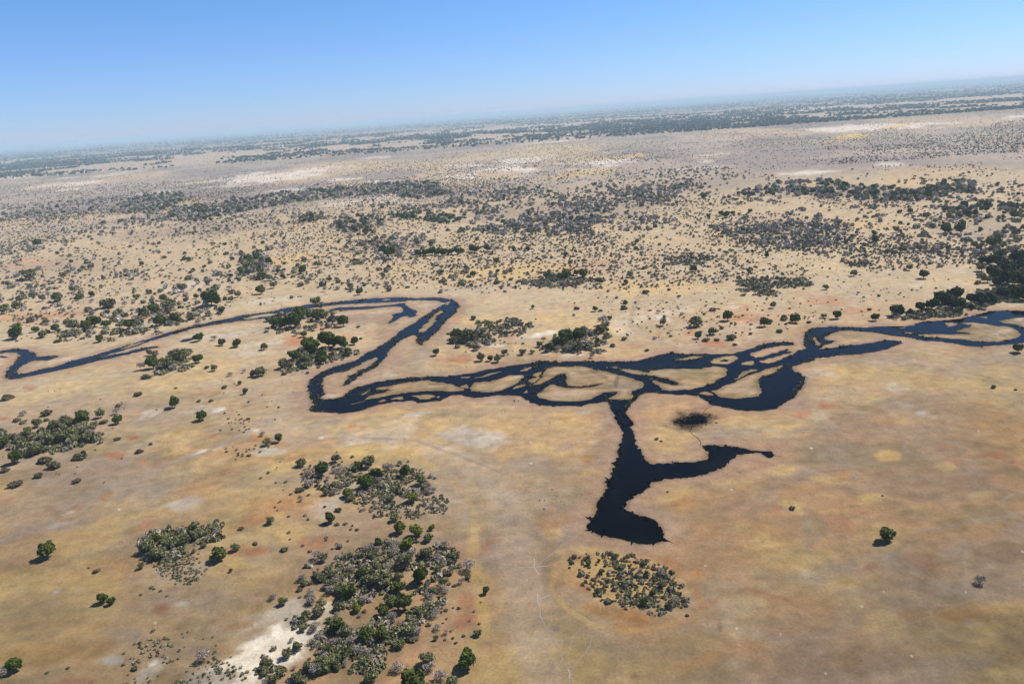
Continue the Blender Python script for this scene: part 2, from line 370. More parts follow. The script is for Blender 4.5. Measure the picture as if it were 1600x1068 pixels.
def patch(cx, cy, rx, ry, col, s=0.8, rot=-4, soft=0.45, seed=0.0, wob=.75):
    """a patch of other soil or grass: ellipse given at its place in the photo, laid out in ground metres"""
    global C
    if cy > 560: s = min(1, s * 1.1)
    if col[2] < .3 * col[0] and cy > 560 and rx > 12: s *= .8; soft = .7
    (P0, _), (P1, _), (P2, _) = g(np.array([cx]), np.array([cy])), \
        g(np.array([cx + rx * math.cos(R(rot))]), np.array([cy + rx * math.sin(R(rot))])), \
        g(np.array([cx - ry * math.sin(R(rot))]), np.array([cy + ry * math.cos(R(rot))]))
    J = np.stack([(P1 - P0)[0], (P2 - P0)[0]], 1); Ji = np.linalg.inv(J)
    reach = (np.abs(J).sum(1) + 1) * 1.8
    m = np.where((np.abs(gx - P0[0, 0]) < reach[0]) & (np.abs(gy - P0[0, 1]) < reach[1]))[0]
    if len(m) == 0: return
    L = (GP[m] - P0[0]) @ Ji.T
    sc = max(6.0, 0.35 * min(np.linalg.norm(J[:, 0]), np.linalg.norm(J[:, 1])))
    r = np.hypot(L[:, 0], L[:, 1]) + wob * (fbm(gx[m], gy[m], sc, 4, seed + cx * .01) - .5) * 1.6
    f = (1 - sstep(1 - soft, 1 + soft * .4, r)) * s
    C[m] = C[m] * (1 - f[:, None]) + col * f[:, None]
def stroke(pts, w, col, s=0.7, wob=.6):
    """an old channel, game trail or grass belt: band of width w px along a line"""
    global C
    P, t = g(np.array(pts, float)[:, 0], np.array(pts, float)[:, 1])
    wm = w * float(t.mean()) / F * 0.5
    D_ = edge_dist(GP, [P], closed=False, far=wm * 2.6 + 2)
    m = D_ < wm * 2.6
    r = D_[m] / wm + wob * (fbm(gx[m], gy[m], max(4, wm), 4, 2.2) - .5) * 1.4
    f = (1 - sstep(.45, 1.5, r)) * s
    C[m] = C[m] * (1 - f[:, None]) + col * f[:, None]

# -- belts and old channels
stroke([(0,845),(60,822),(110,790),(160,765),(250,730),(330,700),(400,672)], 26, LIL * .93, .8)
stroke([(400,672),(470,672),(560,680),(650,690),(720,716),(770,750),(800,800),(812,860),(820,930),(838,1000),(850,1068)], 52, srgb(204,182,156), .62)
stroke([(560,683),(650,688),(700,706),(760,728),(790,742)], 8, GRY, .5)
stroke([(470,704),(560,700),(640,712),(690,736),(728,775),(742,815),(738,870),(752,925),(757,985),(740,1010)], 17, YEL * .93, .85)
stroke([(470,660),(540,652),(620,644),(720,634),(800,635)], 9, YEL, .6)
stroke([(0,700),(100,700)], 10, TAN, .3)
stroke([(997,467),(990,485),(984,505),(990,516),(1007,524),(1030,530),(1048,540),(1055,549)], 9, LIL, .85)
stroke([(800,372),(840,378),(860,386),(850,395),(820,404),(800,407)], 6, LIL, .5)
stroke([(1020,407),(1010,440),(998,465)], 12, LIL, .3)
stroke([(1430,830),(1470,825),(1530,812),(1600,802)], 9, LIL * 1.04, .75)
stroke([(1430,832),(1400,860),(1380,890)], 12, LIL * .92, .4)
stroke([(1380,560),(1480,575),(1560,560),(1600,550)], 10, LIL, .4)
stroke([(960,862),(1010,866),(1050,885),(1085,915),(1098,950)], 12, ORA, .55)
stroke([(868,880),(862,920),(885,950),(925,975),(985,985),(1050,975)], 10, YEL * .9, .7)
stroke([(850,880),(852,940),(890,975),(960,1000)], 10, GRY, .35)
stroke([(1130,640),(1160,655),(1190,668)], 5, GRY, .6)
stroke([(620,985),(600,1010),(560,1040)], 14, PNK * .9, .5)
# -- patches traced from the photograph
for a in [
 (735,683,58,20,srgb(198,184,166),.85,8),(760,680,34,10,srgb(214,204,192),.6,8),(700,790,70,30,srgb(202,180,152),.4,20),(600,664,120,12,YEL,.5,-4),(830,650,100,16,TAN,.6),(878,652,22,6,RED,.35),(880,648,26,5,YEL*1.05,.6),
 (550,664,8,4,RED,.6),(845,700,26,9,YEL,.8,0),(835,725,45,16,LIL*.95,.55),(918,718,15,9,ORA,.95,-20),(925,740,20,9,YEL*.95,.7),
 (868,812,27,22,ORA*1.08,.75),(868,806,16,9,LIL,.5),(862,834,22,12,YEL,.6),(800,815,30,10,GRY,.4),
 (1040,690,42,36,YEL*1.02,.9,10,.5),(1035,680,60,55,TAN,.5,0,.6),(1120,690,40,10,GRY*.9,.6,-5),(1080,656,40,19,srgb(120,102,82),.8,-6,.7),(1081,656,30,13,srgb(52,46,38),.95,-8,.7),(1088,654,21,10,srgb(14,14,15),1,-6,.6),(1068,661,17,7,srgb(52,46,36),.8,-6,.6),
 (1190,660,70,20,YEL,.45,4),(1290,634,20,7,RED,1,4),(1252,647,14,7,RED,.8,-8),(1280,650,18,7,srgb(190,180,150),.7,0),(1230,665,30,6,YEL,.6),
 (1385,710,22,9,YEL*1.04,.85,0),(1480,727,20,8,YEL,.7,5),(1556,712,25,7,RED*.97,1,2,.3),(1590,712,12,5,ORA,.6),(1460,648,30,8,LIL*1.12,.8,5),(1440,645,10,4,srgb(210,200,190),.5),
 (1550,670,90,40,ORA*.9,.55,10,.7),(1420,590,120,18,YEL*.93,.6,6,.7),(1330,600,70,14,TAN,.4),(1290,560,60,10,YEL*.9,.4,-6),(1500,640,120,20,BRN*1.05,.5,8,.7),(1560,590,60,25,YEL*.9,.4,6),
 (1225,735,28,9,YEL*1.03,.8,0),(1295,750,40,6,YEL,.6,8),(1320,742,12,5,ORA*1.15,.6),(1240,790,26,12,YEL*1.02,.8,10),(1212,793,9,5,RED,.7),(1360,778,20,9,YEL,.8),(1430,792,22,8,YEL*.95,.6),(1530,775,25,9,YEL*.95,.55),(1524,774,8,3,srgb(200,190,175),.6),
 (1388,838,46,22,YEL*.93,.55,10),(1370,822,10,5,YEL*1.1,.7),(1250,830,40,18,LIL*.95,.5,20),(1300,890,60,16,LIL*.93,.5,-15),(1325,908,22,8,YEL*.9,.7,5),(1450,880,40,16,srgb(170,120,88),.55,20),(1560,860,60,20,BRN,.5),(1440,940,70,12,LIL*.9,.5,0),(1510,960,55,20,ORA*.85,.5,0),(1430,957,50,12,ORA*.86,.5,0),(1350,1030,80,30,BRN*.95,.4),(1520,972,20,8,LIL*1.1,.5),(1480,1040,80,22,LIL*.75,.5),(1250,960,70,40,PNK*.85,.5),(1590,1000,40,60,BRN*.8,.4),
 (1060,785,30,14,ORA*1.1,.45,0),(1040,770,50,16,YEL,.6,-10),(1140,752,36,7,YEL*1.03,.7,4),(1145,765,50,20,TAN,.4),(1180,800,90,30,PNK*.92,.6,20),(1120,860,70,50,PNK*.9,.6),(1100,830,40,20,PNK,.6),
 (975,905,112,56,ORA*1.12,.55,14,.4),(975,905,96,44,YEL*1.02,.75,14,.4),(900,868,16,9,RED*1.1,.6,0),(915,918,16,7,RED*1.15,.6,20),(1050,878,18,8,RED,.6,25),(990,968,40,18,ORA*.98,.95,-4,.35),(925,950,28,13,ORA*1.0,.8,20),(1085,895,16,9,ORA,.7,20),(1165,965,24,7,ORA*.95,.4),(1120,975,30,20,LIL,.5),(1125,980,5,10,BRN,.6),
 (930,860,50,9,YEL*1.1,.7,0),(868,980,10,6,srgb(150,142,142),.7),(1090,1035,60,12,ORA*.95,.4,-20),(1165,1010,40,14,ORA*.93,.4,0),
 (320,615,26,6,RED*1.05,.45,0),(370,605,10,4,RED,.3),(183,711,19,6.5,RED*1.02,1,-12,.3),(224,720,11,6,ORA,.6,-15),(210,684,10,4,RED,.9,-14),(168,774,14,6,ORA*1.03,.8,-14),(48,607,13,4,RED,.8,-8),(330,680,10,4,RED,.5),(47,602,12,3,RED,.3),(6,654,8,3,RED,.6),(150,689,6,3,RED,.3),
 (445,790,62,20,RED*1.07,.65,6,.6),(300,770,30,12,RED*1.05,.4,0),(350,735,18,5,RED,.5),(408,861,26,10,RED*1.02,.85,-4),(490,850,36,14,RED*1.1,.6,-6),(395,808,18,12,RED*1.1,.4),(330,757,45,10,PNK,.4),
 (250,950,18,13,srgb(184,132,94),.85,-6,.4),(285,943,13,5,srgb(205,198,178),.8,0),(90,924,10,3,WHI,.7,-10),(243,973,2.5,1.6,WHI,1,0,.3),(186,796,2.5,1.6,WHI,1,0,.3),(200,990,40,14,LIL,.45),(175,1030,20,10,srgb(205,198,185),.8,-10),
 (60,960,90,45,GRY*.85,.4,-10,.6),(60,980,110,20,ORA*.8,.2),(90,1020,120,18,srgb(178,140,84),.55,-8),(200,880,80,20,srgb(190,148,96),.5,-8),(100,820,60,8,LIL*1.0,.5,-14),(90,820,18,3,srgb(205,196,190),.6,-20),(110,800,12,2,WHI*.9,.6,-20),(60,880,60,30,BRN*.9,.4),
 (440,1000,88,26,srgb(238,230,212),1,-30,.5),(400,1035,105,34,srgb(240,232,216),1,-25,.7),(470,985,60,30,srgb(232,222,202),.9,-30,.7),(430,960,60,14,srgb(226,214,192),.7,-25,.7),(330,1055,50,14,srgb(228,218,198),.8,-25,.7),(370,975,40,10,LIL*1.1,.6,-20),(230,1050,34,14,srgb(214,200,176),.85,-35,.5),(470,960,35,22,srgb(214,202,180),.7,-20,.5),(380,1060,40,14,WHI,.6,-20),(240,1035,14,6,WHI,.6,-40),
 (275,895,60,18,srgb(206,188,160),.7,-8,.5),(370,977,28,7,ORA*.98,.6,-12),(310,1060,70,14,BRN*.9,.35),(110,1065,50,8,RED*.85,.6),
 (1220,990,2.1,1.5,WHI*1.0,.8,0,.3,0,0),(1290,1052,2.1,1.5,WHI*1.0,.8,0,.3,0,0),(1381,924,2.1,1.5,WHI*1.0,.8,0,.3,0,0),(1509,925,2.1,1.5,WHI*1.0,.8,0,.3,0,0),(1347,947,2.1,1.5,WHI*1.0,.8,0,.3,0,0),(1598,862,2.1,1.5,WHI*1.0,.8,0,.3,0,0),(1151,981,2.1,1.5,WHI*1.0,.8,0,.3,0,0),(829,690,2.1,1.5,WHI*1.0,.8,0,.3,0,0),(830,723,2.1,1.5,WHI*1.0,.8,0,.3,0,0),(1143,764,2.1,1.5,WHI*1.0,.8,0,.3,0,0),(1529,673,2.1,1.5,WHI*1.0,.8,0,.3,0,0),(186,796,2.1,1.5,WHI*1.0,.8,0,.3,0,0),(1424,1024,2.1,1.5,WHI*1.0,.8,0,.3,0,0),(1103,883,2.1,1.5,WHI*1.0,.8,0,.3,0,0),(1268,700,2.1,1.5,WHI*1.0,.8,0,.3,0,0),
 (727,940,17,16,RED*1.02,.65,60),(725,970,24,14,RED*1.04,.7,-10),(724,968,11,5,srgb(205,150,120),.6),(620,985,12,22,srgb(170,124,104),.7,10),(560,960,70,110,OLV*1.1,.35,15,.6),(700,760,50,38,LIL*1.02,.5,10),(610,770,60,36,LIL*1.0,.5,10),(420,705,28,9,srgb(200,190,172),.8,0),(405,683,12,4,ORA,.8,-10),
 (385,768,40,40,YEL*.9,.3),(510,640,30,10,YEL,.4),(440,650,50,12,LIL*.98,.5,-15),(425,660,12,4,LIL*1.2,.5,-20),(502,684,5,2,WHI,.8),(402,672,6,2,WHI,.9),(313,706,14,2.5,WHI*.93,.9,-20),(340,700,10,2,WHI*.85,.6,-18),(342,640,14,4,WHI,.85,-14),(310,640,30,6,srgb(206,192,170),.6,-10),
 (80,632,50,7,LIL*1.05,.5,-8),(150,575,80,9,TAN*.97,.4,-8),(275,620,90,12,OLV*1.15,.3),
 (462,533,24,9,RED*1.06,.75,-6),(500,510,34,7,RED*1.12,.4,0),(540,527,12,6,RED*1.05,.5),(585,520,20,6,RED*1.1,.25),(415,536,36,4,WHI*.93,.6,-6),(415,500,20,4,LIL,.5),(350,525,40,5,WHI*.9,.5,-6),
 (560,498,62,10,srgb(166,142,122),.75,-2,.5),(600,512,22,18,srgb(170,148,124),.6,-60,.6),(640,560,40,26,srgb(172,150,132),.7,-30,.6),(660,555,28,16,LIL*.97,.6,-20),(525,595,20,12,srgb(182,160,122),.7),(512,618,14,4,WHI*1.05,1,4,.3),(636,470,60,4,TAN,.3),
 (440,492,20,2.2,WHI,.5,-10),(405,493,26,2.5,WHI*.98,.9,-8,.4),(95,562,22,3,WHI*.93,.8,-4),(30,562,10,3,LIL,.5),
 (697,473,8,3,WHI*.95,.9,-30),(520,483,26,3,srgb(178,160,120),.5),
 (750,604,12,4,srgb(200,176,140),.6),(812,588,10,2.5,WHI*.98,.9,0),(700,619,10,2.2,WHI*.95,.8,0),(790,600,30,8,srgb(184,162,128),.6),
 (645,603,55,8,srgb(180,152,122),.6,-3),(682,600,14,2,srgb(96,84,60),.7,0),
 (870,612,60,14,srgb(194,168,138),.6,4),(910,592,26,9,srgb(166,146,108),.85,-4),(975,605,30,14,srgb(192,172,156),.8,0),(900,615,50,6,srgb(200,176,156),.5,4),(938,586,24,4,srgb(130,112,84),.7,28),(963,596,4,12,srgb(88,76,60),.8,10),
 (1080,586,48,10,srgb(150,136,96),.8,-2),(1085,591,40,2,srgb(90,82,58),.6,-4),(1110,578,26,3,srgb(190,164,140),.6,-4),(1060,606,40,4,srgb(200,180,156),.8,-8),(1115,567,6,1.5,WHI*1.08,1,0,.3),(1130,560,14,3,srgb(150,136,96),.7),(1165,604,30,11,srgb(184,156,122),.6,-10),(998,613,3,1.5,WHI*1.1,1),
 (1350,524,40,6,srgb(162,146,104),.7,2),(1370,530,30,3,srgb(196,172,148),.6,-4),(1530,520,60,9,srgb(172,150,126),.6,2),(1560,522,24,4,srgb(212,196,184),.85,-18),(1515,524,40,3,srgb(152,138,96),.6,0),(1590,499,12,3,WHI*.9,.6),(1484,506,9,3,srgb(212,196,180),.7),
 (1420,533,60,5,LIL*.98,.6,4),(1560,545,40,5,LIL,.6),(1380,480,30,6,TAN,.2),
 (852,521,28,4,WHI*1.03,.95,-12,.4),(837,524,14,3,WHI,.6,-10),(778,540,16,3,WHI*.93,.8,-4),(1035,498,14,5,WHI*.93,.8,0),(715,562,28,5,RED*1.08,.75,-3),(715,500,16,4,RED*1.1,.5,-20),(800,525,12,3,RED,.5),(1113,536,26,6,RED*1.08,.8,4),(990,541,26,4,RED*1.1,.4,-4),(1080,520,14,5,RED*1.06,.5),(940,410,30,5,RED*1.1,.4,0),(900,420,60,8,RED*1.14,.3,4),(1170,497,40,8,RED*1.12,.5,6),(1160,480,14,4,RED*1.1,.5),(1290,470,46,8,RED*1.14,.5,8),(1250,458,16,4,RED*1.1,.4),(1340,485,36,5,RED*1.1,.4),(804,525,12,3,RED*1.1,.3),(1150,480,12,2.5,WHI*.9,.7),
 (900,500,90,14,YEL*1.06,.45,0),(1020,450,100,14,YEL*1.08,.5,0),(760,500,50,10,YEL*1.06,.4),(780,425,110,14,YEL*1.09,.6,-4),(620,420,60,8,YEL*1.1,.3),(455,405,50,8,YEL*1.12,.6,-6),(1330,352,60,9,YEL*1.12,.5,2),(1010,375,60,6,YEL*1.1,.3),(1350,370,40,8,LIL*1.2,.5),(1385,455,60,6,LIL*1.22,.7,-3),(1310,450,30,6,LIL*1.2,.6),(1460,400,40,7,LIL*1.2,.6,10),(1495,385,14,3,WHI,.7,8),
 (40,495,60,7,RED*1.12,.45,-4),(110,490,40,6,RED*1.14,.35),(250,495,60,5,RED*1.15,.3),(40,412,60,10,RED*1.2,.25),(290,448,34,5,WHI,.5,-10),(420,470,50,5,WHI*.95,.4,-5),(130,540,120,8,TAN*1.02,.4,-14),
 (940,253,38,4.5,WHI*1.12,.9,-6,.6),(915,270,70,7,YEL*1.15,.55,-5,.6),(985,244,30,3.5,YEL*1.2,.7,-6),(715,275,34,3,WHI*1.1,.8,-6),(1260,270,50,3.5,WHI*1.08,.85,-3,.6),(1390,257,30,4,WHI*1.0,.7,0,.6),(1330,235,20,0,YEL,.0),
 (240,322,60,12,GRY*1.05,0.7,-5,.7),(480,312,200,12,GRY*1.05,0.7,-5,.7),(700,300,90,14,GRY*1.05,0.7,-3,.7),(820,330,110,22,GRY*1.05,0.6,-3,.7),(960,325,120,18,GRY*1.05,0.6,-4,.7),(1080,290,120,16,GRY*1.05,0.6,-4,.7),(1330,300,180,12,GRY*1.05,0.6,0,.7),(1230,360,90,24,GRY*1.05,0.7,4,.7),(560,355,50,14,GRY*1.05,0.5,-4,.7),(610,385,70,14,GRY*1.05,0.6,-3,.7),(400,415,34,24,GRY*1.05,0.6,20,.7),(300,360,150,18,GRY*1.05,0.5,-6,.7),(90,420,120,20,GRY*1.05,0.4,-6,.7),(1540,350,90,30,GRY*1.05,0.5,0,.7),(1210,440,60,8,GRY*1.05,0.6,0,.7),(865,442,60,7,GRY*1.05,0.7,0,.7),(1075,405,50,6,GRY*1.05,0.6,0,.7),
 (1325,214,36,5,YEL*1.2,.95,-8,.5),(1400,197,26,3,YEL*1.2,.8,-8,.5),(535,280,34,1.8,WHI*1.12,.9,-4),(600,283,36,1.8,WHI*1.1,.8,-2),(590,246,30,1.4,WHI*1.1,.7,-4),(110,296,36,1.6,WHI*1.1,.8,-5),(330,283,60,2,WHI*1.0,.6,-6),(20,277,40,1.4,WHI*1.08,.8,-4),(120,269,50,1.4,WHI*1.1,.8,-5),(240,301,60,3,WHI*.98,.6,-6),(370,290,40,2,WHI,.6),(300,312,26,3,YEL*1.15,.7,-10),(450,297,50,2,WHI,.7,-5),(40,250,40,1.2,WHI,.5),(860,222,60,1.2,WHI*1.1,.7,-5),(900,215,40,1,WHI*1.1,.6,-5),(1090,262,60,2,WHI,.5,-4),(1120,241,50,1.6,WHI,.6,-4),(1240,235,0.1,.1,WHI,0),
 (1450,270,120,14,YEL*1.12,.35,0,.7),(1350,240,140,4,srgb(200,184,165),.4),(1290,285,60,5,YEL*1.1,.5,-2),(1410,285,60,6,YEL*1.12,.4,2),
]:
    if a[2] > 0.2 and a[3] > 0.2: patch(*a)

# lens falloff painted into the ground colour: darker close by and towards the sides
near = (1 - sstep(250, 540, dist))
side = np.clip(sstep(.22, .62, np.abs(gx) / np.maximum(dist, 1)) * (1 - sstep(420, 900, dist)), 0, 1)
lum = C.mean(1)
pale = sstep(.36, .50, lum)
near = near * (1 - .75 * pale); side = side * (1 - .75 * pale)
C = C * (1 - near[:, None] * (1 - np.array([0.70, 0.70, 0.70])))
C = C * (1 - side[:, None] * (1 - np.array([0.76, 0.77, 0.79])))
# damp, trampled fringe along every bank
dW = edge_dist(GP, [outer_m[::3]] + [p[::2] for p in ponds_m[:1]] , far=22)
wet = (1 - sstep(2, 17, dW + 7 * (fbm(gx, gy, 14, 3, 21) - .5)))
isl = inside(GP, outer_m)
C = lerp(C, srgb(186, 154, 130, ALB * .86), wet * .7 * (~isl))
C = lerp(C, srgb(120, 104, 84), (1 - sstep(0, 1.6, dW)) * .6)
# sandbanks in the river: greyed sand with olive streaks
st = fbm(gx * .5 + gy * .1, gy * 1.6, 16, 4, 22)
sb = lerp(np.tile(srgb(192, 170, 140), (len(GP), 1)), srgb(140, 126, 92), sstep(.48, .62, st))
st2 = fbm(gx * .35, gy * .9, 11, 4, 23)
sb = lerp(sb, srgb(158, 134, 106), sstep(.5, .64, st2) * .7)
C = np.where(isl[:, None], C * .62 + sb * .38 * .95, C)
C = lerp(C, srgb(112, 98, 66), sstep(.60, .70, fbm(gx * .4, gy * 1.3, 13, 4, 24)) * .5 * isl)
mI = np.where(isl)[0]
dH = edge_dist(GP[mI], [h for h in holes_m] + ponds_m[:1], far=7)
fr = np.zeros(len(GP)); fr[mI] = 1 - sstep(.4, 4.5, dH + 2.5 * (fbm(gx[mI], gy[mI], 6, 3, 25) - .5))
C = lerp(C, srgb(122, 106, 74), fr * .65)
C = C * (1 + .30 * (fbm(gx, gy, 11, 4, 41) - .5) + .22 * (fbm(gx * .5, gy, 5, 2, 42) - .5))[:, None]
def ridges(sc_, ox, w):
    n_ = fbm(gx, gy, sc_, 2, ox); return 1 - sstep(0, w, np.abs(n_ - .5))
tr = np.maximum(ridges(95, 51, .0055), ridges(70, 52, .0042) * .7) * (1 - sstep(420, 620, dist)) * (~isl)
C = lerp(C, srgb(200, 184, 162, .5), tr * .24)
# small dead-grass tufts and droppings of pale soil
sp = fbm(gx, gy, 3.2, 2, 30)
C = lerp(C, BRN * .7, sstep(.80, .88, sp) * .5 * (dist < 900))

Gv = np.zeros((len(GP) + 1, 3)); Gv[:-1, :2] = GP
Gv[-1] = (0, 0, 0)
idx = np.arange(nr * nc).reshape(nr, nc)
nxt = np.roll(idx, -1, 1)
quads = np.stack([idx[:-1], idx[1:], nxt[1:], nxt[:-1]], -1).reshape(-1, 4)
# close the sheet below the camera with thin quads around the foot point
ring0, ring1 = idx[0], nxt[0]
capq = np.stack([ring0[::2], ring1[::2], np.roll(ring1, -1)[::2], np.full(len(ring0[::2]), nr * nc)], -1)
quads = np.concatenate([quads, capq])
# wind the faces upwards
a, b, c_ = Gv[quads[0, 0]], Gv[quads[0, 1]], Gv[quads[0, 2]]
if np.cross(b - a, c_ - a)[2] < 0: quads = quads[:, ::-1]
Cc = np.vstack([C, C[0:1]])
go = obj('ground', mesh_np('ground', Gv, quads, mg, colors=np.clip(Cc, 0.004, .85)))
tag(go, kind='structure')

# ------------------------------------------------------------------ water
def cdt(polys, z, name, mat, keep):
    V, E = [], []
    for P in polys:
        s = len(V); V += [Vector((float(p[0]), float(p[1]))) for p in P]
        E += [(s + i, s + (i + 1) % len(P)) for i in range(len(P))]
    vs, es, fs, *_ = geometry.delaunay_2d_cdt(V, E, [], 0, 1e-3)
    vv = np.array([(q.x, q.y, z) for q in vs]); ff = np.array(fs)
    cen = vv[ff].mean(1)[:, :2]
    k = keep(cen); ff = ff[k]
    a = vv[ff]; flip = np.cross(a[:, 1] - a[:, 0], a[:, 2] - a[:, 0])[:, 2] < 0
    ff[flip] = ff[flip][:, ::-1]
    return obj(name, mesh_np(name, vv, ff, mat))
wat = cdt([outer_m] + holes_m + ponds_m, 0.06, 'river', mw, in_water)
tag(wat, kind='structure')
def ribbon(pts, wpx, name, mat, z):
    P, t = g(np.array(pts, float)[:, 0], np.array(pts, float)[:, 1]); Q = []
    for i in range(len(P) - 1):
        k = max(2, int(np.linalg.norm(P[i + 1] - P[i]) / 2.0))
        for j in range(k): Q.append(P[i] + (P[i + 1] - P[i]) * j / k)
    Q.append(P[-1]); Q = np.array(Q)
    Q = Q + np.stack([fbm(Q[:, 0], Q[:, 1], 9, 3, 8) - .5, fbm(Q[:, 0], Q[:, 1], 9, 3, 9) - .5], -1) * 4
    T = np.gradient(Q, axis=0); T /= np.linalg.norm(T, axis=1)[:, None] + 1e-9
    Nn = np.stack([-T[:, 1], T[:, 0]], -1)
    w = wpx * float(t.mean()) / F * .5 * (0.6 + .9 * fbm(Q[:, 0], Q[:, 1], 5, 2, 4))
    L = Q + Nn * w[:, None]; Rr = Q - Nn * w[:, None]; n = len(Q)
    V = np.zeros((2 * n, 3)); V[:n, :2] = L; V[n:, :2] = Rr; V[:, 2] = z
    q = np.array([(i + n, i + n + 1, i + 1, i) for i in range(n - 1)])
    return V, q
def ribbons(name, mat, z, items):
    VV, QQ, s = [], [], 0
    for k, (pts, w) in enumerate(items):
        V, q = ribbon(pts, w, name, mat, z + .005 * k); VV.append(V); QQ.append(q + s); s += len(V)
    o = obj(name, mesh_np(name, np.vstack(VV), np.vstack(QQ), mat)); return tag(o, kind='structure')
ribbons('creek', mw, 0.05, [([(1084,661),(1079,668),(1077,673),(1084,682),(1092,690.5),(1094,695)], 1.0), ([(1112,632),(1104,637),(1101,641),(1097,648)], .8),
    ([(1109,610),(1114,615),(1119,619)], 2.0)])
mp, nt, bs = new_mat('pale_trail_dust')
nb = noise(nt, 0.5, 4)
nt.links.new(mixc(nt, nb.outputs[0], tuple(srgb(168, 148, 128, .5)), tuple(srgb(196, 182, 166, .5))), bs.inputs['Base Color']); bs.inputs['Roughness'].default_value = .95
ribbons('path', mp, 0.02, [([(834,876),(838,905),(838,935),(848,965),(862,992),(870,1015),(880,1032),(893,1048),(892,1072)], 1.7),
    ([(893,1048),(908,1030),(918,1008),(922,992)], 1.4),([(808,886),(830,885),(860,884)], 1.8),([(822,939),(840,937),(862,926)], 1.6),([(812,903),(835,903),(855,901)], .9),
    ([(838,884),(860,868),(885,848),(915,828)], 1.5)])
mq, nt, bs = new_mat('white_trail_sand')
nb = noise(nt, 0.5, 4)
nt.links.new(mixc(nt, nb.outputs[0], tuple(srgb(176, 158, 142, .6)), tuple(srgb(208, 194, 180, .62))), bs.inputs['Base Color']); bs.inputs['Roughness'].default_value = .95
ribbons('path', mq, 0.05, [([(834,872),(836,884),(838,896)], 2.2),([(812,886),(830,885),(856,884)], 1.4),([(824,939),(840,936),(860,927)], 1.4),([(838,925),(840,937),(846,948)], 1.7),([(846,950),(849,966)], 1.3),([(886,1044),(893,1050),(893,1058)], 1.8)])
ribbons('path', mp, 0.03, [([(385,735),(378,770),(384,800),(386,840),(380,880)], .7),([(596,563),(593,575),(594,594)], 1.2),([(535,810),(533,845)], .6)])

# ------------------------------------------------------------------ plants: prototypes
def cards(lobes, n, size, rr, flat=0.0, shade=(.75, 1.25), jit=.55, asp=(.6, 1.2)):
    """n leaf clumps on the surface and inside the lobes of a crown"""
    c = np.array([l[0] for l in lobes]); r = np.array([l[1] for l in lobes])
    w = (r[:, 0] * r[:, 1] + r[:, 0] * r[:, 2]); w /= w.sum()
    k = rr.choice(len(lobes), n, p=w)
    d = rr.normal(size=(n, 3)); d /= np.linalg.norm(d, axis=1)[:, None]
    d[:, 2] = np.where(d[:, 2] < -.35, -d[:, 2], d[:, 2])
    rad_ = rr.uniform(.72, 1.06, n)
    p = c[k] + d * r[k] * rad_[:, None]
    nrm = d / r[k] + rr.normal(0, jit, (n, 3)) / r[k].mean(1)[:, None]
    nrm /= np.linalg.norm(nrm, axis=1)[:, None]
    t = np.cross(nrm, rr.normal(size=(n, 3))); t /= np.linalg.norm(t, axis=1)[:, None]
    b = np.cross(nrm, t)
    s = size * rr.uniform(.6, 1.35, n)[:, None]; asx = rr.uniform(*asp, n)[:, None]
    t = t * s * .5; b = b * s * .5 * asx
    V = np.stack([p - t - b * .6, p + t * .7 - b, p + t + b * .7, p - t * .8 + b], 1).reshape(-1, 3)
    V[:, 2] = np.maximum(V[:, 2], 0.03)
    Q = np.arange(4 * n).reshape(n, 4)
    col = np.repeat(rr.uniform(*shade, n)[:, None] * np.ones((1, 3)), 4, 0)
    lobe_tone = rr.uniform(.8, 1.2, len(lobes)); col *= np.repeat(lobe_tone[k], 4)[:, None]
    return V, Q, col
def tube(pts, radii, sides=5):
    V, Q = [], []
    for (p, r) in zip(pts, radii):
        for s in range(sides):
            a = 2 * math.pi * s / sides
            V.append((p[0] + r * math.cos(a), p[1] + r * math.sin(a), p[2]))
    for i in range(len(pts) - 1):
        for s in range(sides):
            Q.append((i * sides + s, i * sides + (s + 1) % sides, (i + 1) * sides + (s + 1) % sides, (i + 1) * sides + s))
    return np.array(V), np.array(Q)
def limbs(rr, h, w, nl, r=.22, fork=.35, twigs=0):
    """trunk that forks into leaning limbs"""
    VV, QQ, s = [], [], 0
    def add(pts, rad_):
        nonlocal s
        V, Q = tube(pts, rad_); VV.append(V); QQ.append(Q + s); s += len(V)
    top = np.array([rr.normal(0, .05) * w, rr.normal(0, .05) * w, h * fork])
    add([np.array([0, 0, -.1]), top * .5 + rr.normal(0, .05, 3), top], [r * 1.3, r, r * .85])
    for i in range(nl):
        a = 2 * math.pi * (i + rr.uniform(-.3, .3)) / nl
        e = np.array([math.cos(a) * w * rr.uniform(.22, .42), math.sin(a) * w * rr.uniform(.22, .42), h * rr.uniform(.68, .9)])
        m = top + (e - top) * .5 + np.array([math.cos(a), math.sin(a), -.3]) * w * .05
        add([top, m, e], [r * .62, r * .4, r * .14])
        for k in range(twigs):
            b = m + (e - m) * rr.uniform(-.3, .8); q = b + rr.normal(0, .16, 3) * w + np.array([0, 0, h * .12])
            q[2] = max(q[2], .3)
            add([b, (b + q) / 2 + rr.normal(0, .03, 3) * w, q], [r * .25, r * .15, r * .05])
    return np.vstack(VV), np.vstack(QQ)
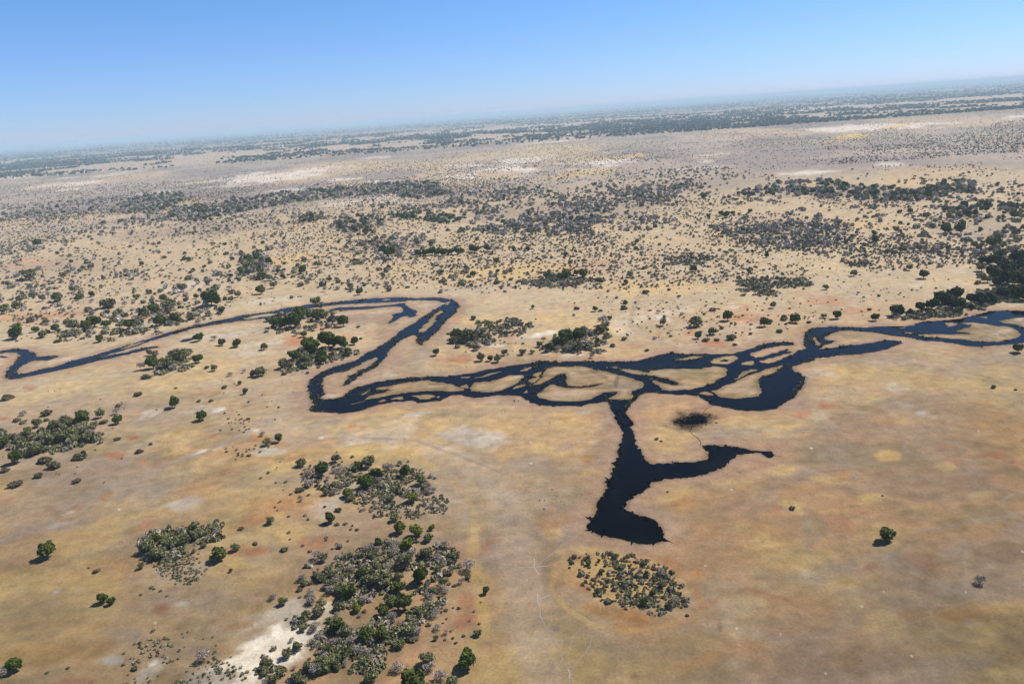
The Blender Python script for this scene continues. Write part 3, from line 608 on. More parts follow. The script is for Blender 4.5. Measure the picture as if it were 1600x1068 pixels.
def core(lobes, k=.74):
    VV, QQ, s = [], [], 0
    for c, r in lobes:
        pts, rd = [], []
        n = 5; sd_ = 7; V, Q = [], []
        for i in range(n):
            ph = math.pi * (i + .5) / n
            for j in range(sd_):
                a = 2 * math.pi * j / sd_
                V.append((c[0] + r[0] * k * math.sin(ph) * math.cos(a), c[1] + r[1] * k * math.sin(ph) * math.sin(a), max(.05, c[2] + r[2] * k * math.cos(ph))))
        for i in range(n - 1):
            for j in range(sd_): Q.append((i * sd_ + j, (i + 1) * sd_ + j, (i + 1) * sd_ + (j + 1) % sd_, i * sd_ + (j + 1) % sd_))
        for j in range(1, sd_ - 2, 2): Q.append((0, j, j + 1, j + 2))
        VV.append(np.array(V)); QQ.append(np.array(Q) + s); s += len(V)
    return np.vstack(VV), np.vstack(QQ)
def make_lobes(rr, w, h, n, zc, flat):
    L = [(np.array([0, 0, h * zc]), np.array([w * .33, w * .33, h * .30 * flat]))]
    for i in range(n):
        a = 2 * math.pi * (i + rr.uniform(-.35, .35)) / n; q = rr.uniform(.16, .31) * w
        r = rr.uniform(.15, .24) * w
        L.append((np.array([math.cos(a) * q, math.sin(a) * q, h * (zc + rr.uniform(-.16, .18))]), np.array([r, r * rr.uniform(.8, 1.1), h * rr.uniform(.17, .25) * flat])))
    return L
W0 = 8.0
def proto(kind, i):
    rr = np.random.default_rng(1000 + 37 * i + sum(map(ord, kind)))
    if kind in 'GYD':
        h = W0 * rr.uniform(.78, .98); L = make_lobes(rr, W0, h, rr.integers(6, 9), .50 if kind != 'D' else .44, 1.35)
        n, size, jit, shade, k = 620, .95, .5, (.62, 1.32), .80
    elif kind == 'O':
        h = W0 * rr.uniform(.62, .88); L = make_lobes(rr, W0, h, rr.integers(6, 10), .42, 1.35)
        n, size, jit, shade, k = 560, .72, .8, (.6, 1.4), .5
    elif kind == 'B':
        h = W0 * rr.uniform(.62, .88); L = make_lobes(rr, W0, h, rr.integers(6, 9), .45, 1.3)
        n, size, jit, shade, k = 520, .75, 1.2, (.6, 1.35), 0
    else:
        h = W0 * rr.uniform(.34, .48); L = make_lobes(rr, W0, h, rr.integers(5, 8), .38, 1.3)
        n, size, jit, shade, k = 380, .85, .7, (.6, 1.35), .7
    V, Q, col = cards(L, n, size, rr, shade=shade, jit=jit, asp=(.15, .5) if kind == 'B' else (.5, 1.1))
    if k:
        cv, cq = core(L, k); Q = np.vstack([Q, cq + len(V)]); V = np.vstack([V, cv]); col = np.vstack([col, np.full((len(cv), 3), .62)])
    mat = {'G': M_G, 'Y': M_Y, 'D': M_D, 'O': M_O, 'B': M_B, 'S': M_S}[kind]
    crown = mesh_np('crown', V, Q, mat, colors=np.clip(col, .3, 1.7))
    if kind == 'S': tv = None
    else:
        tv, tq = limbs(rr, h, W0, 5 if kind != 'B' else 7, .2 if kind != 'B' else .14, .3, 3 if kind == 'B' else 1)
        tv = mesh_np('trunk', tv, tq, M_T)
    # one-mesh version for trees too small in the photo to show parts
    return crown, tv
NP = 6
PROTO = {k: [proto(k, i) for i in range(NP)] for k in 'GYDOBS'}

NAME = {'G': 'evergreen_tree', 'Y': 'bright_green_tree', 'D': 'riverside_tree', 'O': 'dusty_green_tree', 'B': 'bare_tree', 'S': 'shrub'}
LOOK = {'G': 'dark green round-crowned tree', 'Y': 'bright green leafy tree', 'D': 'dark dense tree', 'O': 'dull grey-green bushy tree', 'B': 'bare grey-brown tree', 'S': 'low dark brown-green shrub'}
CAT = {k: 'tree' for k in 'GYDOB'}; CAT['S'] = 'shrub'

# (x, y of foot, width) in photo pixels, kind
T = []
def add(kind, s):
    for it in s.split(';'):
        it = it.strip()
        if it:
            a = [float(q) for q in it.split(',')]; T.append((kind, *a))
add('G', '28,725,24;80,675,14;130,663,24;185,663,18;7,701,22;274,638,20;317,658,20;384,616,11;77,874,30;25,1052,27;175,946,15;162,944,20;243,849,18;302,832,16;345,878,27;436,692,15;505,746,26;560,735,15;574,765,28;589,751,21;634,746,22;517,819,20;593,857,17;564,906,20;659,915,31;544,940,28;622,930,27;632,958,30;600,964,22;598,1004,24;575,1007,30;529,991,27;732,1050,37;650,1082,42;760,929,13;1384,848,28;1006,948,18;936,878,9')
add('G', '26,530,24;55,519,12;87,519,15;137,517,20;149,512,24;168,511,14;204,515,20;157,535,14;225,495,16;242,490,20;250,510,22;276,506,20;331,479,34;347,490,14;307,467,10;255,470,12;144,464,11;122,470,10;311,534,17;348,540,14;371,543,17;240,577,24;310,568,19;396,589,13;59,385,14;408,460,18;443,436,9;474,428,15;562,461,13;739,433,10;736,449,7;776,413,12;691,428,9')
add('G', '432,512,22;462,514,32;445,514,20;467,500,24;497,502,24;537,511,20;475,527,12;461,563,22;482,546,24;489,558,30;502,565,22;515,546,32;535,546,24;554,539,15;713,531,20;757,519,8;682,556,13;766,565,12;884,401,9;891,412,6;875,437,14;885,435,18;901,431,12;911,435,17;937,444,13;978,445,10;1084,425,14;1170,427,9;1198,403,9;977,478,11;930,487,11;953,500,9;905,533,24;885,541,28;873,545,22;859,550,16;1137,502,18;1194,511,16;1091,530,14;1321,382,9;1331,372,8;1365,368,9;1367,380,13;1478,365,18;1500,366,20;1443,436,18;1308,499,16;1243,505,18;1367,502,15;1590,552,19')
add('G', '655,401,12;665,400,14;675,399,16;685,399,14;695,400,14;705,398,14;715,398,12;722,396,10;738,394,14;745,395,14;762,393,13;825,392,8;803,392,8;606,402,16;612,400,16;598,396,14;320,345,8;330,346,7;306,348,8;1135,341,13;1107,341,8;1127,338,12;1145,336,9;1172,333,9;1100,310,10;995,380,8')
add('D', '1401,495,25;1422,495,15;1438,486,17;1456,484,22;1470,476,24;1482,483,28;1496,486,26;1490,472,28;1532,477,26;1545,475,24;1518,474,18;1535,412,16;1558,416,24;1590,410,26;1550,436,26;1576,431,28;1598,426,26;1575,446,30;1602,448,28;1592,470,30;1612,462,30;1580,462,20;1620,440,30;1568,422,22;1605,408,20;1556,446,18;1563,464,18')
add('Y', '45,677,12;545,778,19;646,787,23;626,836,25;651,840,23;675,829,11;636,862,22;559,958,17;833,483,8;747,516,8;1291,453,10')
add('O', '37,702,24;57,712,30;82,697,26;100,693,28;103,664,22;140,691,26;118,682,26;158,654,18;233,866,28;250,875,30;268,862,30;290,853,26;310,844,24;322,838,20;334,832,22;222,889,13;333,878,14;369,862,17;319,856,12;304,864,9;361,894,8;418,697,17;472,730,20;525,724,18;526,767,20;576,733,24;620,774,21;659,759,20;424,820,17;617,816,18;580,857,13;507,879,19;547,873,15;565,875,15;583,876,22;634,890,28;667,874,22;670,848,20;712,877,20;704,899,14;685,896,16;598,921,40;575,915,22;638,996,25;612,948,24;505,1052,38;541,1034,30;523,1045,28;670,1043,30;708,1075,26;497,905,14;500,965,24;530,955,20;480,968,20;443,947,18;682,1001,10;747,995,16;482,1050,20;450,1030,22;415,1045,20;440,1057,22;465,1064,20;430,1068,20;655,964,18;580,1070,28;520,925,16;545,905,16')
add('O', '962,874,18;976,874,10;1007,886,16;972,890,18;1035,920,22;1021,930,18;935,928,18;940,898,18;920,884,16;980,915,16;944,867,6;915,910,9;950,910,14;985,930,12;1000,905,12')
add('O', '27,517,18;68,528,18;115,517,24;188,513,14;262,505,20;266,490,26;300,500,16;361,472,12;372,465,13;287,456,18;326,456,11;214,468,14;91,472,22;67,471,14;116,457,16;27,483,19;7,491,22;47,438,28;100,435,14;143,421,12;265,578,26;283,567,28;235,556,12;336,580,14;375,601,9;428,451,15;421,439,15;458,434,8;410,437,18;497,418,15;494,477,22;548,452,14;526,438,9;482,496,18;509,497,12;525,501,13;477,568,20;546,552,11;445,577,24;414,547,15;408,589,22;733,536,32;752,565,16;778,567,16;788,556,14;745,548,14;855,438,18;985,434,14;1149,398,7;1135,398,9;939,522,20;900,550,24;843,543,13;817,555,14;832,553,10;1036,510,15;1088,512,26;1113,524,18;1203,506,12;1208,482,13;1287,497,11;1334,432,14;1420,423,13;1386,399,13;1410,395,16;1436,392,14;1522,388,14;1550,390,30;1543,442,16;1452,496,14;1400,364,13')
add('B', '184,648,16;37,650,14;5,1060,26;284,834,15;319,1037,28;410,682,12;535,741,18;481,745,16;485,762,20;605,737,18;670,772,16;612,782,18;608,852,15;617,872,22;684,877,20;695,858,18;733,895,27;551,1010,24;673,1052,26;690,1068,30;622,1052,26;488,946,22;518,930,20;507,922,14;427,938,16;684,986,16;698,992,12;1033,900,26;1000,897,15;1055,942,22;1531,915,22;655,900,18;570,945,18;560,1025,22')
add('B', '310,507,12;184,461,9;204,446,8;228,441,10;335,532,12;222,579,18;277,552,14;293,557,14;360,588,11;382,583,10;508,456,10;463,525,12;1029,490,10;942,510,24;850,535,12;905,545,18;925,560,12;745,525,20')
add('S', '27,659,15;37,662,14;163,662,16;73,650,22;73,658,12;12,625,22;216,619,17;185,636,13;127,718,28;71,724,27;85,733,28;61,747,18;8,738,18;26,761,25;120,755,17;184,688,13;218,708,15;236,695,8;351,607,12;311,628,9;330,628,9;388,656,8;275,607,6;388,713,8;152,895,15;263,877,16;277,873,12;377,828,11;399,851,10;237,919,8;241,921,6;251,924,6;220,930,6;261,932,6;107,1045,8;74,1052,7;211,1048,14;469,769,17;510,763,8;550,748,13;640,754,8;529,800,14;508,793,7;507,821,10;527,821,10;540,820,10;445,862,15;532,857,11;558,829,8;400,852,8;697,955,9;690,957,6;462,911,6;497,890,5;892,874,10;890,888,9;1067,945,8;1074,963,10;1238,797,15;1552,607,12;1379,775,5;1043,769,5;1026,687,8;1033,690,6;804,627,5;810,627,4;139,888,5')
add('S', '128,530,8;92,535,16;224,474,14;170,482,34;21,449,11;229,592,19;324,576,10;692,442,12;777,444,15;637,450,10;609,455,14;560,512,8;564,530,7;445,586,12;498,575,9;481,584,8;700,522,7;740,500,14;1009,459,15;1061,464,8;975,484,16;901,484,12;938,487,8;1103,534,14;1120,533,12;1142,532,20;1148,540,9;1114,486,15;1011,549,9;975,532,12;1173,523,8;1225,496,11;1225,501,14;1218,520,14;1358,485,8;1264,505,9;1587,610,6;1048,526,7;1100,492,7')

# ---- areas used to tell look-alikes apart in the labels
AREAS = [(60,690,'in the left-edge thicket'),(180,655,'at the right end of the left thicket'),(60,750,'below the left-edge thicket'),(330,640,'on the plain left of the river bend'),(270,860,'in the lower left thicket'),(350,880,'beside the lower left thicket'),(80,900,'near the lower left edge'),(20,1050,'in the bottom left corner'),(320,1030,'on the white sand at the bottom left'),
 (430,695,'on the pale patch below the bend'),(500,750,'at the left of the central copse'),(590,750,'in the central copse'),(660,765,'at the right of the central copse'),(510,820,'below the central copse'),(640,850,'atop the big foreground thicket'),(710,885,'on the right flank of the foreground thicket'),(560,880,'in the upper left foreground thicket'),(600,930,'in the middle of the foreground thicket'),(500,950,'on the left flank of the foreground thicket'),(600,990,'in the lower foreground thicket'),(520,1040,'at the foot of the foreground thicket'),(440,1040,'beside the white sand at the bottom'),(670,1060,'at the bottom edge of the photo'),(700,980,'right of the foreground thicket'),(760,925,'by the red soil right of the thicket'),
 (920,890,'on the left of the round shrubby island'),(970,885,'on top of the round shrubby island'),(1040,920,'on the right of the round shrubby island'),(970,930,'low on the round shrubby island'),(1380,840,'alone on the lower right plain'),(1240,795,'on the yellow patch right of the pool'),(1530,910,'alone near the lower right edge'),(1590,550,'by the bank at the right edge'),(1552,607,'on the bare right-hand plain'),(1030,688,'on the yellow islet beside the pool'),(807,627,'just below the braided river'),
 (40,520,'on the left bank above the bend'),(150,510,'in the row above the left channel'),(240,500,'in the clump above the left channel'),(330,480,'around the big bush above the left channel'),(280,455,'on the slope above the left channel'),(110,465,'on the left slope above the river'),(60,430,'on the upper left plain'),(270,570,'in the thicket below the left channel'),(350,540,'below the left channel, by the white sand'),(370,590,'on the plain left of the bend'),(430,445,'above the tip of the left channel'),(500,440,'behind the top of the bend'),(560,460,'on the bank atop the bend'),
 (460,505,'in the upper clump inside the bend'),(520,505,'right of the upper clump inside the bend'),(490,555,'in the lower clump inside the bend'),(540,545,'right of the lower clump inside the bend'),(420,580,'left of the clumps inside the bend'),(740,525,'on the neck right of the bend'),(770,560,'above the middle channel'),(740,440,'on the sand behind the bend'),(690,398,'in the long row behind the bend'),(610,400,'left of the long tree row'),(800,395,'at the right end of the long row'),
 (880,435,'in the grey scrub strip, mid-picture'),(960,440,'right of the grey scrub strip'),(890,540,'in the clump above the braided river'),(940,510,'right of the clump above the braids'),(930,485,'on the sand above the braided clump'),(1030,500,'beside the old dry channel'),(1110,530,'on the orange soil above the braids'),(1130,495,'on the far side of the braided river'),(1210,505,'near the bank left of the right bend'),(1300,498,'on the bank right of the right bend'),(1090,425,'on the central sand plain'),(1170,410,'right of the central sand plain'),
 (1400,495,'at the left end of the dark riverside row'),(1480,480,'in the dark riverside row'),(1535,475,'at the right end of the riverside row'),(1560,430,'in the dark wood at the right edge'),(1595,465,'in the lower part of the right-edge wood'),(1430,425,'left of the right-edge wood'),(1410,395,'on the right-hand middle plain'),(1350,375,'in the line of lone trees at right'),(1490,365,'on the upper right plain'),(1540,390,'behind the right-edge wood'),(1130,340,'in the small clump on the far plain'),(320,345,'below the long far-left tree belt')]
AR = np.array([(a[0], a[1] * 1.7) for a in AREAS])

# ---- scattered plants of the middle distance
def scatter(poly, n, kinds, wmin, wmax, clump=0.0, seed=0, cs=60):
    rr = np.random.default_rng(500 + seed); P = np.array(poly, float); out = []
    lo, hi = P.min(0), P.max(0); tries = 0
    ks = list(kinds.keys()); pr = np.array(list(kinds.values()), float); pr /= pr.sum()
    got = 0
    while got < n and tries < 60:
        q = rr.uniform(lo, hi, (n * 2, 2)); q = q[inside(q, P)]; tries += 1
        if len(q) == 0: continue
        W, t = g(q[:, 0], q[:, 1])
        if clump > 0:
            k = fbm(W[:, 0], W[:, 1] * .6, cs, 3, seed * .3 + 1)
            q = q[rr.random(len(q)) < sstep(.5 - .12 / clump, .5 + .16, k) + .04]
        for (x, y) in q[:n - got]:
            W1 = g1(x, y); k = ks[rr.choice(len(ks), p=pr)]
            w = rr.uniform(wmin, wmax) * (rr.random() * .6 + .7)
            if k == 'S': w *= .62
            out.append((k, x, y, w * F / W1[2])); got += 1
    return out
S = []
sc = lambda *a, **k: S.extend(scatter(*a, **k))
WOOD = {'G': 5, 'O': 4, 'B': 5}; MIX = {'G': 1.3, 'O': 4, 'B': 3, 'S': 3}; SCR = {'O': 2, 'B': 1, 'S': 6}
sc([(185,318),(240,303),(290,298),(290,312),(260,325),(240,335),(195,335)], 260, WOOD, 5, 9, seed=1)
sc([(270,326),(340,315),(400,306),(460,299),(540,291),(600,286),(680,284),(700,305),(660,312),(600,303),(500,311),(430,322),(350,337),(300,345),(265,338)], 1000, WOOD, 5, 9.5, seed=2)
sc([(580,318),(680,320),(700,300),(830,295),(900,308),(1000,290),(1080,280),(1100,300),(1020,320),(940,335),(920,360),(840,362),(780,350),(740,335),(640,330),(580,325)], 1150, {'G': 2, 'O': 4, 'B': 7, 'S': 4}, 3.5, 8, clump=.6, seed=3)
sc([(1150,300),(1200,288),(1290,280),(1340,290),(1420,295),(1520,282),(1525,300),(1430,315),(1360,318),(1320,312),(1230,305),(1150,308)], 420, WOOD, 5, 11, seed=4)
sc([(1205,345),(1250,325),(1330,352),(1310,378),(1240,390),(1140,370),(1100,352)], 520, {'O': 4, 'B': 5, 'S': 6, 'G': .6}, 2.5, 6, clump=.5, seed=5, cs=40)
sc([(1140,385),(1215,362),(1330,385),(1260,392),(1190,390)], 60, SCR, 4, 7, seed=6)
sc([(525,340),(600,335),(602,350),(570,370),(525,362)], 60, {'G': 4, 'O': 3, 'B': 1}, 6, 11, seed=7)
sc([(608,335),(640,332),(700,338),(725,345),(690,352),(650,342),(608,342)], 60, {'G': 4, 'O': 3}, 6, 10, seed=8)
sc([(370,395),(400,385),(425,410),(410,440),(375,430)], 55, {'G': 2, 'O': 4, 'B': 2}, 5, 9, seed=9)
sc([(470,335),(505,333),(505,347),(470,347)], 30, {'G': 4, 'O': 3}, 6, 10, seed=10)
sc([(900,290),(1060,262),(1140,262),(1150,285),(1000,318),(900,330)], 420, {'B': 6, 'O': 3, 'S': 3, 'G': 1}, 3, 7, clump=.5, seed=65, cs=90)
sc([(880,345),(1010,330),(1060,345),(1000,362),(900,366)], 160, {'B': 6, 'O': 2, 'S': 3}, 3, 7, clump=.5, seed=66, cs=60)
sc([(700,340),(880,335),(930,365),(800,372),(720,360)], 330, {'B': 6, 'O': 3, 'S': 3, 'G': 1}, 3, 7.5, clump=.7, seed=67, cs=70)
sc([(540,385),(600,370),(660,365),(680,385),(640,405),(590,408),(550,420),(540,400)], 90, {'O': 3, 'B': 5, 'S': 2}, 5, 9, seed=11)
sc([(1460,330),(1530,318),(1600,315),(1600,345),(1540,340),(1470,345)], 45, {'G': 4, 'O': 4, 'B': 1}, 7, 12, seed=12)
sc([(1320,322),(1420,320),(1470,340),(1600,335),(1600,400),(1480,400),(1380,350)], 90, MIX, 4, 9, seed=13)
# low grey scrub patches
for k, (pl_, n) in enumerate([([(1030,402),(1080,396),(1120,403),(1100,413),(1050,409)], 110), ([(805,437),(860,430),(930,435),(922,445),(850,450),(805,443)], 170),
        ([(1150,441),(1200,433),(1270,435),(1260,446),(1200,451)], 150), ([(1150,445),(1180,440),(1205,445),(1215,465),(1195,462)], 80), ([(1300,406),(1350,408),(1380,415),(1330,418)], 60),
        ([(740,505),(800,498),(835,510),(800,525),(750,520)], 90), ([(200,350),(420,330),(440,350),(300,380),(200,380)], 130), ([(150,425),(300,418),(300,440),(160,436)], 60)]):
    sc(pl_, n, {'S': 5, 'O': 1.4}, 2.6, 4.6, seed=20 + k)
# dense small bushes of the copse and of the round island
sc([(550,768),(620,758),(700,772),(700,806),(620,812),(555,800)], 75, {'S': 1}, 1.6, 2.9, seed=30)
sc([(460,715),(520,705),(700,740),(690,760),(560,770),(470,790)], 40, {'S': 3, 'B': 1}, 2.0, 4.0, seed=31)
sc([(888,872),(905,865),(960,862),(985,868),(1020,877),(1045,887),(1065,905),(1075,925),(1078,945),(1060,955),(1040,965),(1030,965),(1000,950),(975,948),(935,938),(920,922),(900,905),(888,890)], 215, {'S': 6, 'O': 1.2}, 1.4, 3.0, seed=32)
sc([(520,880),(600,850),(640,850),(720,880),(735,900),(700,940),(650,1000),(600,1030),(540,1050),(480,1045),(490,960)], 150, {'B': 5, 'S': 4, 'O': 4}, 2.2, 5.0, seed=33)
sc([(480,860),(540,850),(520,930),(490,990),(440,980)], 40, {'B': 2, 'S': 3, 'O': 3}, 2.0, 4.5, seed=43)
sc([(480,730),(600,718),(670,740),(690,775),(600,790),(480,770)], 60, {'B': 5, 'S': 2, 'O': 3}, 3.0, 5.5, seed=44)
sc([(0,680),(60,665),(130,655),(155,665),(150,690),(90,702),(40,715),(0,708)], 55, {'B': 1, 'O': 6}, 4.0, 7, seed=45)
sc([(222,850),(250,830),(340,815),(345,840),(290,860),(250,880),(225,870)], 26, {'B': 1, 'O': 5, 'S': 2}, 3, 5, seed=46)
sc([(215,560),(300,548),(305,580),(225,585)], 24, {'B': 2, 'O': 5}, 4, 8, seed=47)
sc([(60,505),(340,470),(345,490),(260,515),(80,530)], 40, {'B': 3, 'O': 4, 'S': 2}, 4, 8, seed=48)
sc([(410,500),(500,480),(545,510),(470,520)], 22, {'B': 2, 'O': 5, 'G': 2}, 4, 8, seed=49)
sc([(450,550),(550,535),(550,555),(490,575),(440,580)], 22, {'B': 2, 'O': 5, 'G': 2}, 4, 8, seed=60)
sc([(700,520),(760,515),(765,540),(710,545)], 22, {'B': 3, 'O': 5}, 4, 8, seed=61)
sc([(850,550),(870,525),(920,515),(955,505),(955,525),(925,550)], 34, {'B': 4, 'O': 5, 'G': 1}, 4, 8, seed=62)
sc([(1390,495),(1500,480),(1560,470),(1560,480),(1460,498),(1400,500)], 26, {'B': 2, 'O': 5, 'D': 1}, 4, 8, seed=63)
sc([(1530,405),(1600,395),(1640,470),(1560,470),(1535,440)], 26, {'D': 3, 'O': 5, 'B': 3}, 7, 13, seed=64)
sc([(410,1010),(500,990),(540,1068),(400,1072)], 22, {'O': 3, 'B': 2, 'S': 2}, 2, 4.5, seed=34)
sc([(250,880),(300,870),(330,890),(300,915),(250,910)], 28, {'S': 1}, 1.5, 2.6, seed=35)
sc([(455,712),(400,740),(440,830),(470,900),(540,880),(560,820),(460,790)], 34, {'S': 1}, 1.2, 2.4, seed=36)
sc([(340,640),(385,640),(395,680),(360,670)], 22, {'S': 1}, 1.3, 2.4, seed=37)
sc([(660,880),(760,915),(760,1010),(690,1010),(660,950)], 26, {'S': 1}, 1.2, 2.6, seed=38)
sc([(190,985),(330,985),(400,1068),(190,1068)], 40, {'S': 1}, 1.0, 2.2, seed=39)
sc([(330,700),(420,690),(420,715),(380,725)], 18, {'S': 1}, 1.2, 2.6, seed=40)
sc([(0,610),(180,600),(240,700),(150,770),(0,780)], 26, {'S': 1}, 1.0, 2.6, seed=41)
sc([(850,740),(880,760),(900,800),(830,800)], 8, {'S': 1}, 0.6, 1.1, seed=42)
# riverside fields
sc([(0,390),(300,330),(540,330),(800,330),(800,460),(600,458),(400,478),(200,525),(0,535)], 1000, MIX, 2.2, 7, clump=.8, seed=50, cs=80)
sc([(0,390),(300,330),(800,330),(800,460),(600,458),(400,478),(200,525),(0,535)], 900, {'S': 1}, 1.8, 3.6, clump=1, seed=51, cs=110)
sc([(690,420),(800,400),(1200,380),(1540,390),(1540,470),(1370,495),(1050,540),(860,556),(740,565),(700,520)], 620, {'S': 8, 'O': .6, 'B': .5}, 1.3, 3.2, clump=.9, seed=52, cs=90)
sc([(800,350),(1100,300),(1320,310),(1600,340),(1600,400),(1540,400),(1200,400),(800,420)], 1500, {'S': 6, 'O': 2.4, 'B': 3, 'G': .3}, 1.5, 4.8, clump=.9, seed=53, cs=100)
sc([(0,300),(200,285),(560,290),(1100,260),(1600,270),(1600,330),(1100,320),(560,340),(0,400)], 2600, {'O': 4, 'B': 5, 'S': 5, 'G': 1}, 2.2, 6, clump=1, seed=54, cs=160)
sc([(0,325),(260,300),(300,345),(160,350),(0,345)], 420, {'G': 2, 'O': 4, 'B': 5}, 4, 9, clump=.6, seed=55, cs=120)
sc([(0,600),(480,560),(480,640),(400,680),(250,680)], 40, {'S': 1}, 1.0, 2.4, clump=.5, seed=56)

# keep everything out of the water, give it metres
items = []
for src, L in (('hand', T), ('wild', S)):
    arr = np.array([(a[1], a[2]) for a in L], float)
    wpx = np.array([a[3] for a in L]); P, t = g(arr[:, 0], arr[:, 1])
    wet_ = in_water(P)
    for i, a in enumerate(L):
        isle = 880 < a[1] < 1095 and 855 < a[2] < 975
        if wet_[i] and src == 'wild': continue
        wm = a[3] * t[i] / F * (.74 if isle and src == 'hand' else 1)
        # the traced y is the near lower edge of the crown: the foot stands half a crown behind it
        x, y = P[i]
        if src == 'hand':
            dn = math.hypot(x, y); x += x / dn * wm * .28; y += y / dn * wm * .28
        items.append(dict(k=a[0], x=float(x), y=float(y), w=wm, px=a[1], py=a[2], wp=a[3], hand=src == 'hand'))

indiv, rest = [], []
for k in 'GYDOBS':
    L = sorted([q for q in items if q['k'] == k], key=lambda q: -(q['wp'] + (100 if q['hand'] else 0)))
    indiv += L[:285]; rest += L[285:]

# ---- labels: kind, rank within its area, area
for q in indiv:
    d = (AR[:, 0] - q['px']) ** 2 + (AR[:, 1] - q['py'] * 1.7) ** 2
    q['a'] = int(np.argmin(d)); q['d'] = float(np.sqrt(d.min()))
ORD = ['leftmost', 'second from the left', 'third from the left', 'fourth from the left', 'fifth from the left', 'sixth from the left', 'seventh from the left']
by = {}
for q in indiv:
    if q['hand']: by.setdefault((q['k'], q['a']), []).append(q)
for (k, a), L in by.items():
    L.sort(key=lambda q: q['px']); n = len(L); ph = AREAS[a][2]
    big = max(L, key=lambda q: q['wp']); sec = sorted(L, key=lambda q: -q['wp'])
    for i, q in enumerate(L):
        if n == 1: o = ''
        elif q is big and n > 2 and sec[0]['wp'] > sec[1]['wp'] * 1.12: o = 'largest, '
        elif i == n - 1: o = 'rightmost, '
        elif i < len(ORD): o = ORD[i] + ', '
        else: o = {n - 2: 'second from the right, ', n - 3: 'third from the right, ', n - 4: 'fourth from the right, '}.get(i, 'tenth from the left, ')
        q['label'] = LOOK[k] + (', ' + o if o else ' ') + ph
        q['group'] = {'S': 'shrubs', 'B': 'bare trees'}.get(k, 'trees') + ' ' + ph if n > 1 else None
ZN = [(lambda x, y: y < 345 and x < 560, 'in the far tree belt at the left'), (lambda x, y: y < 345 and x < 900, 'in the far tree belt mid-picture'),
      (lambda x, y: y < 345 and x < 1120, 'in the far woods right of centre'), (lambda x, y: y < 345, 'in the far tree belt at the right'),
      (lambda x, y: 850 < y < 975 and 880 < x < 1090, 'crowded on the round shrubby island'), (lambda x, y: y > 980 and x < 420, 'on the bottom left sand'),
      (lambda x, y: y > 830 and x > 440, 'among the foreground thicket'), (lambda x, y: y > 690 and x > 430, 'in and around the central copse'),
      (lambda x, y: y > 600 and x < 430, 'scattered on the left foreground plain'), (lambda x, y: y > 690, 'on the plain beside the pool'),
      (lambda x, y: x < 430 and y < 600, 'scattered above the left channel'), (lambda x, y: x < 800 and y < 470, 'scattered behind the river bend'),
      (lambda x, y: x > 1200 and y < 400, 'scattered on the upper right plain'), (lambda x, y: x > 1200, 'scattered on the right-hand sand plain'),
      (lambda x, y: True, 'scattered on the sand plain mid-picture')]
for q in indiv:
    if not q['hand']:
        z = next(s for f, s in ZN if f(q['px'], q['py']))
        q['label'] = {'S': 'small dark shrub ', 'G': 'small dark green tree ', 'O': 'small grey-green tree ', 'B': 'small bare brownish tree '}.get(q['k'], 'small tree ') + z
        q['group'] = {'S': 'small shrubs ', 'B': 'small bare trees ', 'G': 'small green trees ', 'O': 'small grey-green trees '}.get(q['k'], 'small trees ') + z

# ---- place the individuals: Empty + crown + trunk, or one mesh when tiny
def joined(k, i):
    """crown and trunk in one mesh, for trees too small to show their parts"""
    c, t = PROTO[k][i]
    bm = bmesh.new(); bm.from_mesh(c); n = len(bm.faces)
    if t: bm.from_mesh(t)
    me = bpy.data.meshes.new('small_' + NAME[k]); bm.faces.ensure_lookup_table()
    for f in bm.faces[n:]: f.material_index = 1
    bm.to_mesh(me); bm.free(); me.materials.append(c.materials[0]); me.materials.append(M_T)
    return me
JN = {}
first = {}
for n_, q in enumerate(indiv):
    rr = random.Random(n_ * 7 + 1); k = q['k']; i = rr.randrange(NP)
    s = q['w'] / W0
    rot = rr.uniform(0, 6.283); sx, sz = s * rr.uniform(.94, 1.08), s * rr.uniform(.88, 1.12)
    if k == 'S':
        o = bpy.data.objects.new('shrub', PROTO['S'][i][0]); COL.objects.link(o)
        o.scale = (sx * 1.06, s * rr.uniform(.75, 1), sz)
    elif q['wp'] < 10:
        if (k, i) not in JN: JN[(k, i)] = joined(k, i)
        o = bpy.data.objects.new(NAME[k], JN[(k, i)]); COL.objects.link(o)
        o.scale = (sx, s, sz)
    else:
        c, t = PROTO[k][i]
        o = bpy.data.objects.new(NAME[k], None); COL.objects.link(o); o.empty_display_size = 1
        o.scale = (sx, s, sz)
        cr = bpy.data.objects.new('crown', c); COL.objects.link(cr); cr.parent = o
        tr = bpy.data.objects.new('trunk', t); COL.objects.link(tr); tr.parent = o
    o.location = (q['x'], q['y'], 0); o.rotation_euler = (0, 0, rot)
    tag(o, q['label'], CAT[k], q.get('group'))

